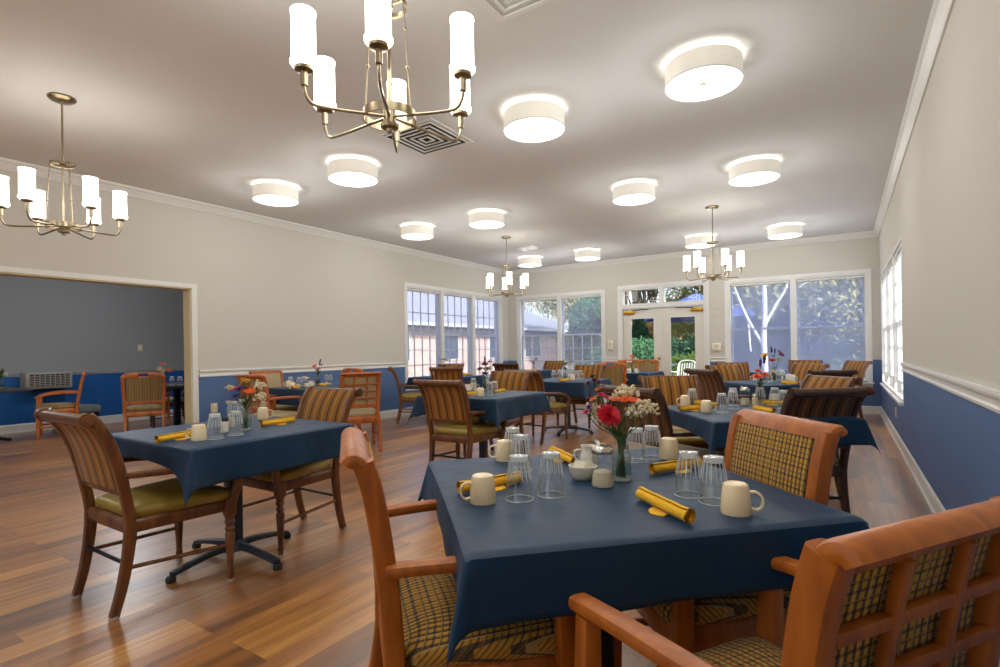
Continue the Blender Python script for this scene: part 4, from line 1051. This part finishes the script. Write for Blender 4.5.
# ------------------------------------------------------------------ red-and-pink-flower table
for px, py, l in ((760, 381, 'tumbler at near end of glass row, red-and-pink-flower table'), (765, 382, 'tumbler second in glass row, red-and-pink-flower table'), (769, 382.5, 'tumbler beside vase of red and pink flowers'), (782, 380, 'tumbler behind vase of red and pink flowers'), (757, 378, 'tumbler behind dark purple spikes, far table')):
    put(glass, px, py, l, 0, GT)
put(wmug, 792, 381, 'white cup behind yellow napkin on red-and-pink-flower table', 33)
put(wmug, 752, 380, 'white cup near sunlit chair on red-and-pink-flower table', 200)
put(wmug, 811, 379.5, 'white cup half hidden behind dark chair back, red-and-pink-flower table', 200)
roll((788, 382.5), (803, 383.5), 'mustard napkin roll on red-and-pink-flower table')
put(vase, 774, 381.5, 'glass vase of red and pink flowers', 0, 'glass vases')
vx, vy = vat(774, 381.5, CT)
bouquet(vx, vy, CT, [('carnation', 'pink', .14, .10, .32, .045), ('carnation', 'red', -.03, -.02, .25, .045), ('spike', 'dark', .0, .05, .42, .035), ('spike', 'dark', .05, .06, .40, .03), ('daisy', 'yellow', -.12, -.02, .32, .05), ('carnation', 'pink', .10, .06, .36, .03), ('spray', 'white', .08, .05, .27, .04)],
  'tall red, pink and near-black flowers before the white-barked tree window', 14, .4)

# ------------------------------------------------------------------ plum-flower table
for px, py, l in ((471, 389.5, 'tumbler behind red packets on plum-flower table'), (475, 389, 'tumbler before gridded window table, plum-flower table'), (489.5, 395, 'tumbler beside cream mug under plum flowers'), (494.5, 394, 'tumbler beside napkin end, plum-flower table')): put(glass, px, py, l, 0, GT)
put(mug, 461.5, 388.5, 'cream mug beside chair top, plum-flower table', 33, 'cream mugs'); put(mug, 480.5, 396, 'cream mug front of plum-flower table', 213, 'cream mugs')
put(pack, 467.5, 390.5, 'holder with red and white packets on plum-flower table', 40)
roll((463.5, 394.5), (477, 392.5), 'mustard napkin roll before plum-flower table mug'); roll((494, 391.5), (504, 390), 'mustard napkin roll right end of plum-flower table top')
put(vase, 486, 390, 'glass vase of plum flowers', 0, 'glass vases'); vx, vy = vat(486, 390, CT)
bouquet(vx, vy, CT, [('carnation', 'plum', 0, 0, .27, .05), ('carnation', 'dark', .03, .03, .22, .05), ('carnation', 'plum', -.05, .0, .22, .045), ('carnation', 'purple', 0, 0, .17, .045), ('spike', 'dark', .0, .02, .36, .03), ('spray', 'white', .06, .0, .25, .03), ('carnation', 'plum', .05, .05, .30, .035)], 'bouquet of plum and dark purple flowers on middle table', 21, .28)

# ------------------------------------------------------------------ rail-wall table
for px, py, l in ((276.7, 386, 'tumbler beside mug at pale chair, rail-wall table'), (299, 387, 'tumbler third from bouquet, rail-wall table'), (304, 386, 'tumbler second from bouquet, rail-wall table'), (333, 383.5, 'tumbler right of bouquet, rail-wall table'), (338, 383.5, 'tumbler nearest the lattice chair, rail-wall table')): put(glass, px, py, l, 0, GT)
put(mug, 271.5, 386, 'cream mug in front of pale-backed chair, rail-wall table', 213, 'cream mugs'); put(mug, 292, 388.5, 'cream mug at end of napkin, rail-wall table', 33, 'cream mugs')
put(pack, 311, 386, 'holder with red packet on rail-wall table', 30); put(pourer, 306.5, 387, 'sugar pourer on rail-wall table', 150, 'sugar pourers')
roll((279, 388.5), (288, 387), 'mustard napkin roll beside mug, rail-wall table'); roll((317, 385), (329, 383.5), 'mustard napkin roll above striped chair, rail-wall table')
put(vase, 318, 384.5, 'glass vase with orange flower, rail-wall table', 0, 'glass vases'); vx, vy = vat(318, 384.5, CT)
bouquet(vx, vy, CT, [('carnation', 'orange', -.05, 0, .24, .04), ('carnation', 'orange', -.03, -.03, .25, .035), ('spike', 'plum', .03, .02, .34, .04), ('carnation', 'pink', .01, 0, .21, .025), ('carnation', 'plum', .04, .03, .26, .03)], 'bouquet with one orange bloom against the beige rail wall', 31, .25, nleaf=12)

# ------------------------------------------------------------------ tables farther back
put(mug, 420.5, 374.5, 'cream mug on gridded-window table', 213, 'cream mugs'); put(glass, 427, 374.5, 'tumbler beside mug on gridded-window table', 0, GT); put(glass, 458, 374.5, 'tumbler beside napkin on gridded-window table', 0, GT)
roll((462.5, 374), (474, 374), 'mustard napkin roll on gridded-window table')
put(vase, 446, 374, 'glass vase on gridded-window table', 0, 'glass vases'); vx, vy = vat(446, 374, CT)
bouquet(vx, vy, CT, [('daisy', 'plum', .03, 0, .27, .06), ('daisy', 'plum', -.04, .02, .27, .05), ('daisy', 'dark', .08, .03, .25, .045)], 'small plum flower against gridded windows', 33, .22, nleaf=9)
for px, py, l in ((554, 379, 'tumbler beside napkin on white-glass table'), (559.5, 378, 'tumbler behind napkin on white-glass table'), (576.5, 379.5, 'tumbler beside cream mug on white-glass table'), (580.5, 379, 'tumbler at end of white-glass table')): put(glass, px, py, l, 0, GT)
put(mug, 572.5, 380, 'cream mug on white-glass table', 213, 'cream mugs'); roll((552.5, 381.2), (563, 380.2), 'mustard napkin roll on white-glass table')
put(vase, 565.5, 379, 'glass vase on white-glass table', 0, 'glass vases'); vx, vy = vat(565.5, 379, CT)
bouquet(vx, vy, CT, [('spray', 'white', .0, 0, .25, .03), ('daisy', 'plum', .10, .06, .25, .05), ('spike', 'white', -.02, 0, .33, .02)], 'green sprigs with white bud on white-glass table', 35, .3, nleaf=22)
put(vase, 632, 373, 'glass vase on glass-door table', 0, 'glass vases'); vx, vy = vat(632, 373, CT)
bouquet(vx, vy, CT, [('spray', 'peach', 0, 0, .30, .05), ('spray', 'white', .05, .02, .25, .04), ('spike', 'plum', .03, 0, .36, .03)], 'dried peach flowers against the glass doors', 36, .3)
put(wmug, 628.5, 373.2, 'white cup beside dried flowers on glass-door table', 213); put(wmug, 636, 373, 'white cup nearest glass doors on glass-door table', 33)
put(vase, 534, 371, 'glass vase with green plant in corner window table', 0, 'glass vases'); vx, vy = vat(534, 371, CT)
bouquet(vx, vy, CT, [('spray', 'white', -.04, 0, .22, .03), ('spray', 'plum', .05, .02, .25, .03)], 'dark green leafy bunch against brick house window', 38, .27, nleaf=30)
for px, l in ((545.5, 'tumbler before corner striped chair, farther one'), (550, 'tumbler before corner striped chair, nearer one')): put(glass, px, 370.8, l, 0, GT)
roll((541, 372), (552, 372), 'mustard napkin roll on corner window table')

# ------------------------------------------------------------------ side room behind the wide opening
def annex_table(x, y, label):
    r = empty('dark_pedestal_table', (x, y, 0)); tag(r, label, 'table')
    m = MB(); m.box(-.46, .46, -.46, .46, .70, .745, bev=.012); m.build('table_top', SLATE, r)
    m = MB(); m.box(-.04, .04, -.04, .04, .07, .70, bev=.01); m.build('column', BLACKM, r)
    for k in range(4):
        a = PI / 2 * k + PI / 4; ca, sa = math.cos(a), math.sin(a); m = MB(); m.sweep([(0, 0, .07), (.2 * ca, .2 * sa, .06), (.38 * ca, .38 * sa, .035)], rsec(.05, .04, .01), (-sa, ca, 0)); m.build('base_foot', BLACKM, r)
annex_table(-8.55, 4.12, 'dark topped table in side room with flowers and two glasses')
annex_table(-10.1, 2.25, 'dark topped table in side room below the wall air conditioner')
chair(chC, -8.22, 3.55, 152, 'orange handle-back chair with back to camera inside the side room', GC)
chair(chD, -9.25, 4.35, 250, 'dark armchair at side room table, partly behind the opening jamb', GA)
chair(chC, -9.88, 3.10, 250, 'wooden armchair in side view against deep blue side room wall', GC)
def putz(pr, px, py, z, label, group=None, deg=0):
    x, y = at(px, py, z); return place(pr, (x, y, z), rad(deg), label, group)
putz(glass, 180, 385, .7465, 'tumbler on side room table next to jamb', GT); putz(glass, 172, 385, .7465, 'tumbler on side room table beside vase', GT)
putz(vase, 163.5, 385, .7465, 'glass vase on side room table', 'glass vases'); vx, vy = vat(163.5, 385, .7465)
bouquet(vx, vy, .7465, [('carnation', 'orange', 0, 0, .30, .04), ('spray', 'white', -.06, 0, .24, .06), ('spray', 'peach', .06, .03, .22, .06), ('spray', 'white', .0, .0, .2, .05)], 'orange and cream flowers inside side room', 40, .25)
vx, vy = vat(2, 388, .7465)
place(vase, (vx, vy, .7465), 0, 'glass vase at picture edge in side room', 'glass vases')
bouquet(vx, vy, .7465, [('spray', 'white', .03, .02, .2, .04), ('spray', 'white', -.03, .02, .25, .04)], 'green leafy flowers at picture edge in side room', 41, .34, nleaf=40)
# wall air conditioner
r = empty('wall_air_conditioner', (AX, 3.22, .0)); tag(r, 'beige slatted wall air conditioner between dark table and armchair, side room', 'air conditioner')
AC = mat('beige_plastic', (160, 156, 146), .5)
m = MB(); m.box(0, .28, -.30, .30, .68, .94, bev=.015); m.build('casing', AC, r)
m = MB(); m.box(.276, .284, -.26, .26, .71, .91); m.build('grille_opening', VENTD, r)
for k in range(7): m = MB(); m.box(.284, .296, -.26, .26, .718 + k * .027, .728 + k * .027); m.build('slat', AC, r)
for k in range(9): m = MB(); m.box(.292, .300, -.26 + k * .065 - .005, -.26 + k * .065 + .005, .71, .91); m.build('divider', AC, r)
# wheeled stool
x, y = at(77, 432, 0)
r = empty('wheeled_stool', (x, y, 0), .2); tag(r, 'low grey upholstered stool on casters in side room', 'stool')
SG_ = mat('grey_blue_upholstery', (116, 126, 132), .8)
m = MB(); m.box(-.25, .25, -.22, .22, .30, .42, bev=.03); m.build('seat', SG_, r)
m = MB(); m.box(-.22, .22, -.19, .19, .27, .30); m.build('seat_frame', BLACKM, r)
for sx in (-1, 1):
    for sy in (-1, 1):
        m = MB(); m.tube([(sx * .2, sy * .17, .28), (sx * .21, sy * .18, .08)], .014); l = m.build('leg', BLACKM, r)
        m = MB(); m.sweep([(sx * .21 - .015, sy * .18, .04), (sx * .21 + .015, sy * .18, .04)], circ(.04, 14)); m.build('caster', MATS['polished_lid_metal'] if 0 else AC, l)

# ------------------------------------------------------------------ outside
GRASS = mat('lawn_grass', (112, 120, 70), .95, noise=(3, .3)); PATIO = mat('patio_concrete', (196, 190, 180), .9, noise=(4, .1))
def brickmat():
    m = mat('pale_brick', (196, 148, 128), .9); k = NT(m); b = m.node_tree.nodes['Principled BSDF']
    tc = k.new('ShaderNodeTexCoord'); sp = k.new('ShaderNodeSeparateXYZ'); k.link(tc.outputs['Object'], sp.inputs[0]); cb = k.new('ShaderNodeCombineXYZ')
    k.link(k.math('ADD', sp.outputs[0], sp.outputs[1]), cb.inputs[0]); k.link(sp.outputs[2], cb.inputs[1])
    br = k.new('ShaderNodeTexBrick'); br.inputs['Scale'].default_value = 1; br.inputs['Brick Width'].default_value = .22; br.inputs['Row Height'].default_value = .075; br.inputs['Mortar Size'].default_value = .008
    br.inputs['Color1'].default_value = (*lin((222, 184, 168)), 1); br.inputs['Color2'].default_value = (*lin((204, 160, 142)), 1); br.inputs['Mortar'].default_value = (*lin((228, 220, 212)), 1)
    k.link(cb.outputs[0], br.inputs['Vector']); k.link(br.outputs['Color'], b.inputs['Base Color']); return m
BRICK = brickmat(); ROOF = mat('grey_shingle', (150, 152, 158), .9, noise=(12, .15)); DARKG = mat('dark_window_glass', (70, 84, 100), .12, spec=.8)
o = MB().box(-60, 40, YB + T + 3.2, 70, -.3, -.12).build('lawn', GRASS); tag(o, kind='structure')
o = MB().box(-60, AX - T, -30, YB + T + 3.2, -.3, -.12).build('lawn_side', GRASS); tag(o, kind='structure')
o = MB().box(XR + T, 40, -30, YB + T + 3.2, -.3, -.12).build('lawn_right', GRASS); tag(o, kind='structure')
o = MB().box(AX - T, XR + T, YB + T, YB + T + 3.2, -.3, -.06).build('patio', PATIO); tag(o, kind='structure')
o = MB().box(AX - T, XL - T, AY1 + T, YB + T, -.3, -.12).build('lawn_court', GRASS); tag(o, kind='structure')
o = MB().box(AX - T, XR + T, -30, YF - T, -.3, -.12).build('lawn_front', GRASS); tag(o, kind='structure')
# brick neighbour building to the left
def building(x0, x1, y0, y1, hz, ridge, label, wins, gable=True):
    r = empty('brick_house', (0, 0, 0)); tag(r, label, 'building')
    MB().box(x0, x1, y0, y1, -.2, hz).build('wall', BRICK, r)
    m = MB(); e = .5; zr = hz + ridge
    yc = (y0 + y1) / 2
    if gable == 'x': vs = [(x0 - e, y0 - e, hz), (x1 + e, y0 - e, hz), (x1 + e, y1 + e, hz), (x0 - e, y1 + e, hz), (x0 + (y1 - y0) / 2, yc, zr), (x1 - (y1 - y0) / 2, yc, zr)]; fs = [(0, 1, 5, 4), (1, 2, 5), (2, 3, 4, 5), (3, 0, 4), (0, 3, 2, 1)]
    else:
        xc = (x0 + x1) / 2; w = (x1 - x0) / 2
        vs = [(x0 - e, y0 - e, hz), (x1 + e, y0 - e, hz), (x1 + e, y1 + e, hz), (x0 - e, y1 + e, hz), (xc, y0 + w, zr), (xc, y1 - w, zr)]; fs = [(0, 1, 4), (1, 2, 5, 4), (2, 3, 5), (3, 0, 4, 5), (0, 3, 2, 1)]
    m.add(vs, fs, False); m.build('roof', ROOF, r)
    m = MB(); m.box(x1 + e - .02, x1 + e + .09, y0 - e, y1 + e, hz - .05, hz + .08); m.box(x0 - e, x1 + e, y0 - e - .09, y0 - e + .02, hz - .05, hz + .08); m.build('gutter', TRIM, r)
    m = MB(); m.box(x1, x1 + e, y0 - e, y1 + e, hz - .12, hz - .06); m.build('soffit', GREYM, r)
    for (u, w) in wins:
        f = MB(); f.box(x1, x1 + .05, u - w / 2 - .07, u + w / 2 + .07, .75, 2.05); wo = f.build('window', TRIM, r)
        g = MB(); g.box(x1 + .05, x1 + .06, u - w / 2, u - .02, .82, 1.98); g.box(x1 + .05, x1 + .06, u + .02, u + w / 2, .82, 1.98); g.build('pane', DARKG, wo)
    return r
building(-30, -15.5, 6.5, 34.0, 2.35, 3.6, 'pale brick house with grey roof and white gutter outside gridded windows', [(9, 1.2), (12.5, 1.4), (16.2, 1.2), (19.5, 1.4), (23.5, 1.2), (27.5, 1.8), (31.5, 1.8)])
# trees and hedges
BARK = mat('grey_bark', (92, 78, 62), .9, noise=(20, .2)); WBARK = mat('white_bark', (238, 236, 230), .7, noise=(14, .08))
LV = {'green': mat('hedge_leaves', (66, 108, 72), .8), 'olive': mat('olive_leaves', (164, 162, 104), .85), 'brown': mat('autumn_leaves', (172, 142, 96), .85), 'lime': mat('lime_leaves', (150, 176, 84), .8), 'dark': mat('conifer_needles', (50, 62, 44), .9)}
def leafblob(m, c, R, n, s, rnd, sq=1.0):
    for k in range(n):
        d = Vector((rnd.gauss(0, 1), rnd.gauss(0, 1), rnd.gauss(0, 1))).normalized() * R * rnd.uniform(.55, 1.0)
        p = Vector(c) + Vector((d.x, d.y, d.z * sq)); a = Vector((rnd.gauss(0, 1), rnd.gauss(0, 1), rnd.gauss(0, 1))).normalized(); b = a.orthogonal().normalized() * s * .45; a = a * s
        m.add([p - a, p + b, p + a, p - b], [(0, 1, 2, 3)], False)
def tree(x, y, h, R, kind, label, seed, bare=False, bark=None, trunk=.09, n=1700):
    rnd = random.Random(seed); r = empty('garden_tree', (x, y, -.15)); tag(r, label, 'tree', 'trees outside')
    m = MB(); m.tube(smooth([(0, 0, 0), (rnd.uniform(-.1, .1), 0, h * .3), (rnd.uniform(-.2, .2), .1, h * .62)], 4), trunk, 8, scale=[1 - .5 * i / 8 for i in range(9)])
    tips = []
    for k in range(9 if not bare else 14):
        a = rnd.uniform(0, 2 * PI); z0 = h * rnd.uniform(.22, .55); L = R * rnd.uniform(.6, 1.0); q = Vector((math.cos(a) * L, math.sin(a) * L, z0 + h * rnd.uniform(.2, .42)))
        s0 = Vector((0, 0, z0)); mid_ = s0 * .5 + q * .5 + Vector((0, 0, .1 * h)); m.tube(smooth([s0, mid_, q], 3), trunk * .42, 6, scale=[1 - .75 * i / 6 for i in range(7)]); tips.append(q); tips.append(mid_)
        for j in range(3 if bare else 1):
            e = q + Vector((rnd.uniform(-.6, .6), rnd.uniform(-.6, .6), rnd.uniform(.2, .9))); m.tube([mid_, q * .6 + e * .4, e], trunk * .16, 5, scale=[1, .7, .3])
    m.build('trunk', bark or BARK, r)
    if not bare:
        m = MB()
        for q in tips + [Vector((0, 0, h * .8))]: leafblob(m, q, R * .55, n // (len(tips) + 1), .085 + R * .012, rnd)
        m.build('crown', LV[kind], r)
    return r
def conifer(x, y, h, R, label, seed, kind='dark', n=2600):
    rnd = random.Random(seed); r = empty('garden_tree', (x, y, -.15)); tag(r, label, 'tree', 'trees outside')
    m = MB(); m.tube([(0, 0, 0), (0, 0, h * .9)], .14, 8); m.build('trunk', BARK, r)
    m = MB()
    for k in range(n):
        t = rnd.random() ** .8; z = h * (.08 + .92 * t); q = R * (1 - t) * rnd.uniform(.5, 1.05); a = rnd.uniform(0, 2 * PI); p = Vector((q * math.cos(a), q * math.sin(a), z)); d = Vector((math.cos(a), math.sin(a), -.35)) * .22; b = Vector((-math.sin(a), math.cos(a), rnd.uniform(-.5, .5))) * .06
        m.add([p - d, p + b, p + d, p - b], [(0, 1, 2, 3)], False)
    m.build('crown', LV[kind], r)
def shrub(x, y, h, R, kind, label, seed, n=2200, sx=1.0):
    rnd = random.Random(seed); r = empty('garden_shrub', (x, y, -.15)); tag(r, label, 'shrub', 'shrubs outside')
    m = MB()
    for k in range(5): a = rnd.uniform(0, 6.28); m.tube([(0, 0, 0), (math.cos(a) * R * .5, math.sin(a) * R * .5, h * .6)], .02, 5)
    m.build('stems', BARK, r)
    m = MB()
    for k in range(7): a = 2 * PI * k / 7; leafblob(m, (math.cos(a) * R * .45 * sx, math.sin(a) * R * .45, h * (.5 + .12 * math.sin(k * 2.3))), R * .62, n // 7, .075, rnd, h / R * .62)
    m.build('foliage', LV[kind], r)
def ext(px, Y):
    d = fw + (px - 500) / FPX * r2; t = Y / d.y; return d.x * t
for i, (px, Y, h, R, k) in enumerate(((648, 22, 1.9, 1.35, 'green'), (664, 22, 1.8, 1.3, 'green'), (634, 22.5, 1.9, 1.35, 'green'), (688, 20, 1.9, 1.35, 'green'), (707, 20, 1.8, 1.3, 'green'), (690, 17, 1.2, .75, 'lime'), (620, 22.5, 1.9, 1.35, 'green'), (676, 17.5, .9, .6, 'olive'))):
    shrub(ext(px, Y), Y, h, R, k, ['dark green hedge shrub beyond the glass doors', 'lime shrub behind the umbrella pole', 'low olive shrub beyond the glass door'][{'green': 0, 'lime': 1, 'olive': 2}[k]], 50 + i)
for i, px in enumerate((580, 596)): shrub(ext(px, 25.5), 25.5, 2.6, 1.0, ('olive', 'green')[i % 2], ['tall olive shrub past the brick house', 'tall green shrub nearest the doors'][i], 200 + i, n=3600)
for i, px in enumerate((748, 768, 788, 808, 828, 850, 868)): shrub(ext(px, 20.5), 20.5, 4.6, 1.5, ('green', 'olive')[i % 2], ['tall green shrub behind thermostat window frame', 'tall olive shrub beside white-barked tree', 'tall green shrub just past white-barked tree', 'tall olive shrub behind window mullion', 'tall green shrub in plain lavender window', 'tall olive shrub in plain lavender window', 'tall green shrub at far corner of plain lavender window'][i], 210 + i, n=5200, sx=1.0)
conifer(ext(640, 27), 27, 3.5, .9, 'small dark conifer rising above hedge in door glass', 71, 'green')
for i, (px, Y, h, R, k, l) in enumerate(((692, 29, 4.4, 1.6, 'olive', 'olive leaved tree over hedge beyond the doors'), (650, 32, 3.4, 1.6, 'brown', 'autumn brown tree beyond the doors'), (728, 27, 8.0, 1.8, 'brown', 'autumn tree behind thermostat wall'), (583, 26, 7.0, 1.6, 'olive', 'olive tree beyond end-wall double window'), (548, 48, 13, 3.6, 'brown', 'brown tree above the brick house roof'), (594, 24, 4.4, 1.0, 'green', 'rounded green tree low in end-wall window'),
     (745, 24, 8.5, 3.2, 'olive', 'olive tree behind the white-barked one'), (785, 26, 9.0, 3.4, 'green', 'broad green tree filling end-wall window'), (830, 22, 8.0, 3.2, 'olive', 'olive tree outside window nearest far corner'), (862, 25, 8.5, 3.2, 'green', 'green tree outside window beside far corner'), (812, 19, 5, 2.4, 'olive', 'low olive tree outside plain lavender window'))):
    tree(ext(px, Y), Y, h, R, k, l, 80 + i, n=9000)
conifer(ext(686, 36), 36, 15, 4.2, 'tall dark conifer filling the transom pane', 99, 'dark', 4200); conifer(ext(704, 34), 34, 14, 3.6, 'tall dark conifer beside the first in transom', 98, 'dark', 3600)
for i, (px, Y) in enumerate(((626, 30), (636, 36), (645, 40), (655, 38))): tree(ext(px, Y), Y, 13 + i % 2 * 2, 2.4, 'brown', ['bare dark tree at edge of transom pane', 'bare tree in middle of transom pane', 'slender bare tree far behind in transom', 'bare tree next to transom post'][i], 120 + i, bare=True, trunk=.2)
# the white-barked tree close outside
r = empty('white_barked_tree', (ext(764, 14.6), 14.6, -.15)); tag(r, 'white-barked bare tree with forked branches outside end-wall window', 'tree')
m = MB(); m.tube(smooth([(0, 0, 0), (.02, 0, .8), (0, 0, 1.5), (.03, 0, 2.2), (.02, 0, 2.85)], 4), .075, 10, scale=[1 - .018 * i for i in range(17)]); m.build('trunk', WBARK, r)
for k, p in enumerate(([(0, 0, 1.35), (-.35, .05, 2.0), (-.62, .1, 2.7), (-.78, .1, 3.3), (-.9, .1, 4.2)], [(0, 0, 1.8), (.25, 0, 2.3), (.50, 0, 2.75), (.62, 0, 3.3), (.9, 0, 4.2)], [(.02, 0, 2.8), (-.08, 0, 3.2), (-.12, 0, 4.0)], [(.02, 0, 2.8), (.25, 0, 3.1), (.55, 0, 3.5), (1.0, 0, 4.1)], [(-.62, .1, 2.7), (-.95, .1, 2.72), (-1.3, .1, 2.5)], [(.5, 0, 2.75), (.8, 0, 2.75), (1.2, 0, 3.1)], [(-.35, .05, 1.9), (-.3, -.1, 1.4), (-.28, -.12, 1.2)])):
    m = MB(); q = smooth(p, 4); m.tube(q,   .042 if k < 4 else .03, 8, scale=[1 - .6 * i / (len(q) - 1) for i in range(len(q))]); m.build('branch', WBARK, r)
# patio umbrella behind the doors
UM = mat('navy_umbrella_fabric', (64, 84, 150), .8); ux = ext(697, 15.2)
r = empty('patio_umbrella', (ux, 15.2, -.12)); tag(r, 'blue patio umbrella with dark pole outside the glass door', 'umbrella')
m = MB(); m.tube([(0, 0, 0), (0, 0, 2.75)], .024, 10); m.build('pole', BLACKM, r)
m = MB(); m.lathe([(0, 0), (.26, 0), (.26, .05), (.05, .10), (0, .10)], 20); m.build('base', BLACKM, r)
m = MB(); n = 8; R = 1.45
ring = [(R * math.cos(2 * PI * k / n), R * math.sin(2 * PI * k / n), 2.22) for k in range(n)]; low = [(x, y, z - .14) for x, y, z in ring]
m.add([(0, 0, 2.80)] + ring, [(0, 1 + k, 1 + (k + 1) % n) for k in range(n)], False); o = m.build('canopy', UM, r); sm = o.modifiers.new('t', 'SOLIDIFY'); sm.thickness = .004
m = MB(); m.add(ring + low, [(k, (k + 1) % n, n + (k + 1) % n, n + k) for k in range(n)], False); o = m.build('valance', UM, r); sm = o.modifiers.new('t', 'SOLIDIFY'); sm.thickness = .004
for k in range(n): m = MB(); m.tube([(ring[k][0] * .98, ring[k][1] * .98, 2.215), (0, 0, 2.78)], .008, 5); m.build('rib', BLACKM, r)
# white metal patio chairs
def patio_chair(x, y, deg, label):
    r = empty('patio_chair', (x, y, -.06), rad(deg - 90)); tag(r, label, 'chair', 'white patio chairs')
    m = MB(); trap(m, .48, .44, .24, -.22, .42, .45, .03); m.build('seat', TRIM, r)
    m = MB()
    for k in range(7): xx = -.21 + .07 * k; m.tube([(xx, -.22, .45), (xx, -.30, .85)], .008, 6)
    m.tube(smooth([(-.24, -.22, .44), (-.24, -.30, .84), (0, -.32, .92), (.24, -.30, .84), (.24, -.22, .44)], 4), .014, 8); m.build('backrest', TRIM, r)
    for sx in (-1, 1):
        for yy in (-.2, .2): m = MB(); m.tube([(sx * .2, yy, .43), (sx * .23, yy * 1.15, 0)], .013, 8); m.build('leg', TRIM, r)
        m = MB(); m.tube(smooth([(sx * .24, -.25, .62), (sx * .27, .1, .64), (sx * .26, .22, .58), (sx * .22, .2, .44)], 3), .012, 8); m.build('armrest', TRIM, r)
patio_chair(ext(680, 13.6), 13.6, 250, 'white metal patio chair outside door, nearer the door post'); patio_chair(ext(703, 14.0), 14.0, 200, 'white metal patio chair beside umbrella pole')
# white rail fence beyond the patio
r = empty('white_rail_fence', (0, 0, 0)); tag(r, 'low white rail fence beyond the glass doors', 'fence')
xa, xb = ext(618, 16.6), ext(668, 16.6)
m = MB(); m.box(xa, xb + 2.2, 16.6, 16.64, .62, .70); m.build('rail', TRIM, r)
m = MB(); m.box(xa, xb + 2.2, 16.6, 16.64, .08, .14); m.build('rail', TRIM, r)
for k in range(6): m = MB(); x = xa + (xb + 2.2 - xa) * k / 5; m.box(x - .04, x + .04, 16.58, 16.66, -.15, .74); m.build('post', TRIM, r)

# ------------------------------------------------------------------ light
def point(name, loc, e, colr=(1, .985, .955), size=.12):
    l = bpy.data.lights.new(name, 'POINT'); l.energy = e; l.color = colr; l.shadow_soft_size = size; o = bpy.data.objects.new(name, l); col.objects.link(o); o.location = loc; return o
DRUM_W, CH_W = 8.5, 6
for x, y in lamp_pts:
    point('drum_bulb', (x, y, H - .30), DRUM_W, size=.2)
    point('drum_inner_bulb', (x, y, H - .075), 1.3, size=.05)
for x in DX:
    for y in (1.2, -1.2):
        if y < 0 or x > -3: point('unseen_room_fill', (x, y, H - .30), DRUM_W, size=.2)  # unseen lamps without fixtures, added to brighten the room
for x, y, _ in CH: point('chandelier_bulb', (x, y, 2.36), CH_W, (1, .94, .86), .3)
for x, y in ((-8.9, 1.0), (-8.9, 3.6)): point('unseen_side_room_fill', (x, y, 2.3), 16, (.93, .96, 1), .2)  # added lamps out of view, lifting the dark side room
w = bpy.data.worlds.new('sky'); scene.world = w; w.use_nodes = True; nt = w.node_tree; bg = nt.nodes['Background']
sky = nt.nodes.new('ShaderNodeTexSky'); sky.sky_type = 'NISHITA'; sky.sun_disc = False; sky.sun_elevation = rad(38); sky.sun_rotation = rad(90); sky.air_density = 1.0; sky.dust_density = 2.0
nt.links.new(sky.outputs[0], bg.inputs[0]); bg.inputs[1].default_value = .22
s_ = bpy.data.lights.new('sun', 'SUN'); s_.energy = 4.0; s_.angle = rad(1); s_.color = (1, .95, .86); so = bpy.data.objects.new('sun', s_); col.objects.link(so)
d = Vector((-.62, .52, -.58)); so.rotation_euler = d.to_track_quat('-Z', 'Y').to_euler()
def area(name, loc, rot, sx, sy, e, colr):
    l = bpy.data.lights.new(name, 'AREA'); l.shape = 'RECTANGLE'; l.size = sx; l.size_y = sy; l.energy = e; l.color = colr; o = bpy.data.objects.new(name, l); col.objects.link(o); o.location = loc; o.rotation_euler = rot; return o
scene.view_settings.view_transform = 'Standard'; scene.view_settings.look = 'None'; scene.view_settings.exposure = 1.08; scene.view_settings.gamma = 1
scene.view_settings.use_curve_mapping = False
scene.cycles.use_denoising = True
scene.cycles.max_bounces = 10; scene.cycles.diffuse_bounces = 4; scene.cycles.transparent_max_bounces = 24; scene.cycles.glossy_bounces = 3
scene.cycles.sample_clamp_indirect = 6
scene.cycles.caustics_reflective = False; scene.cycles.caustics_refractive = False
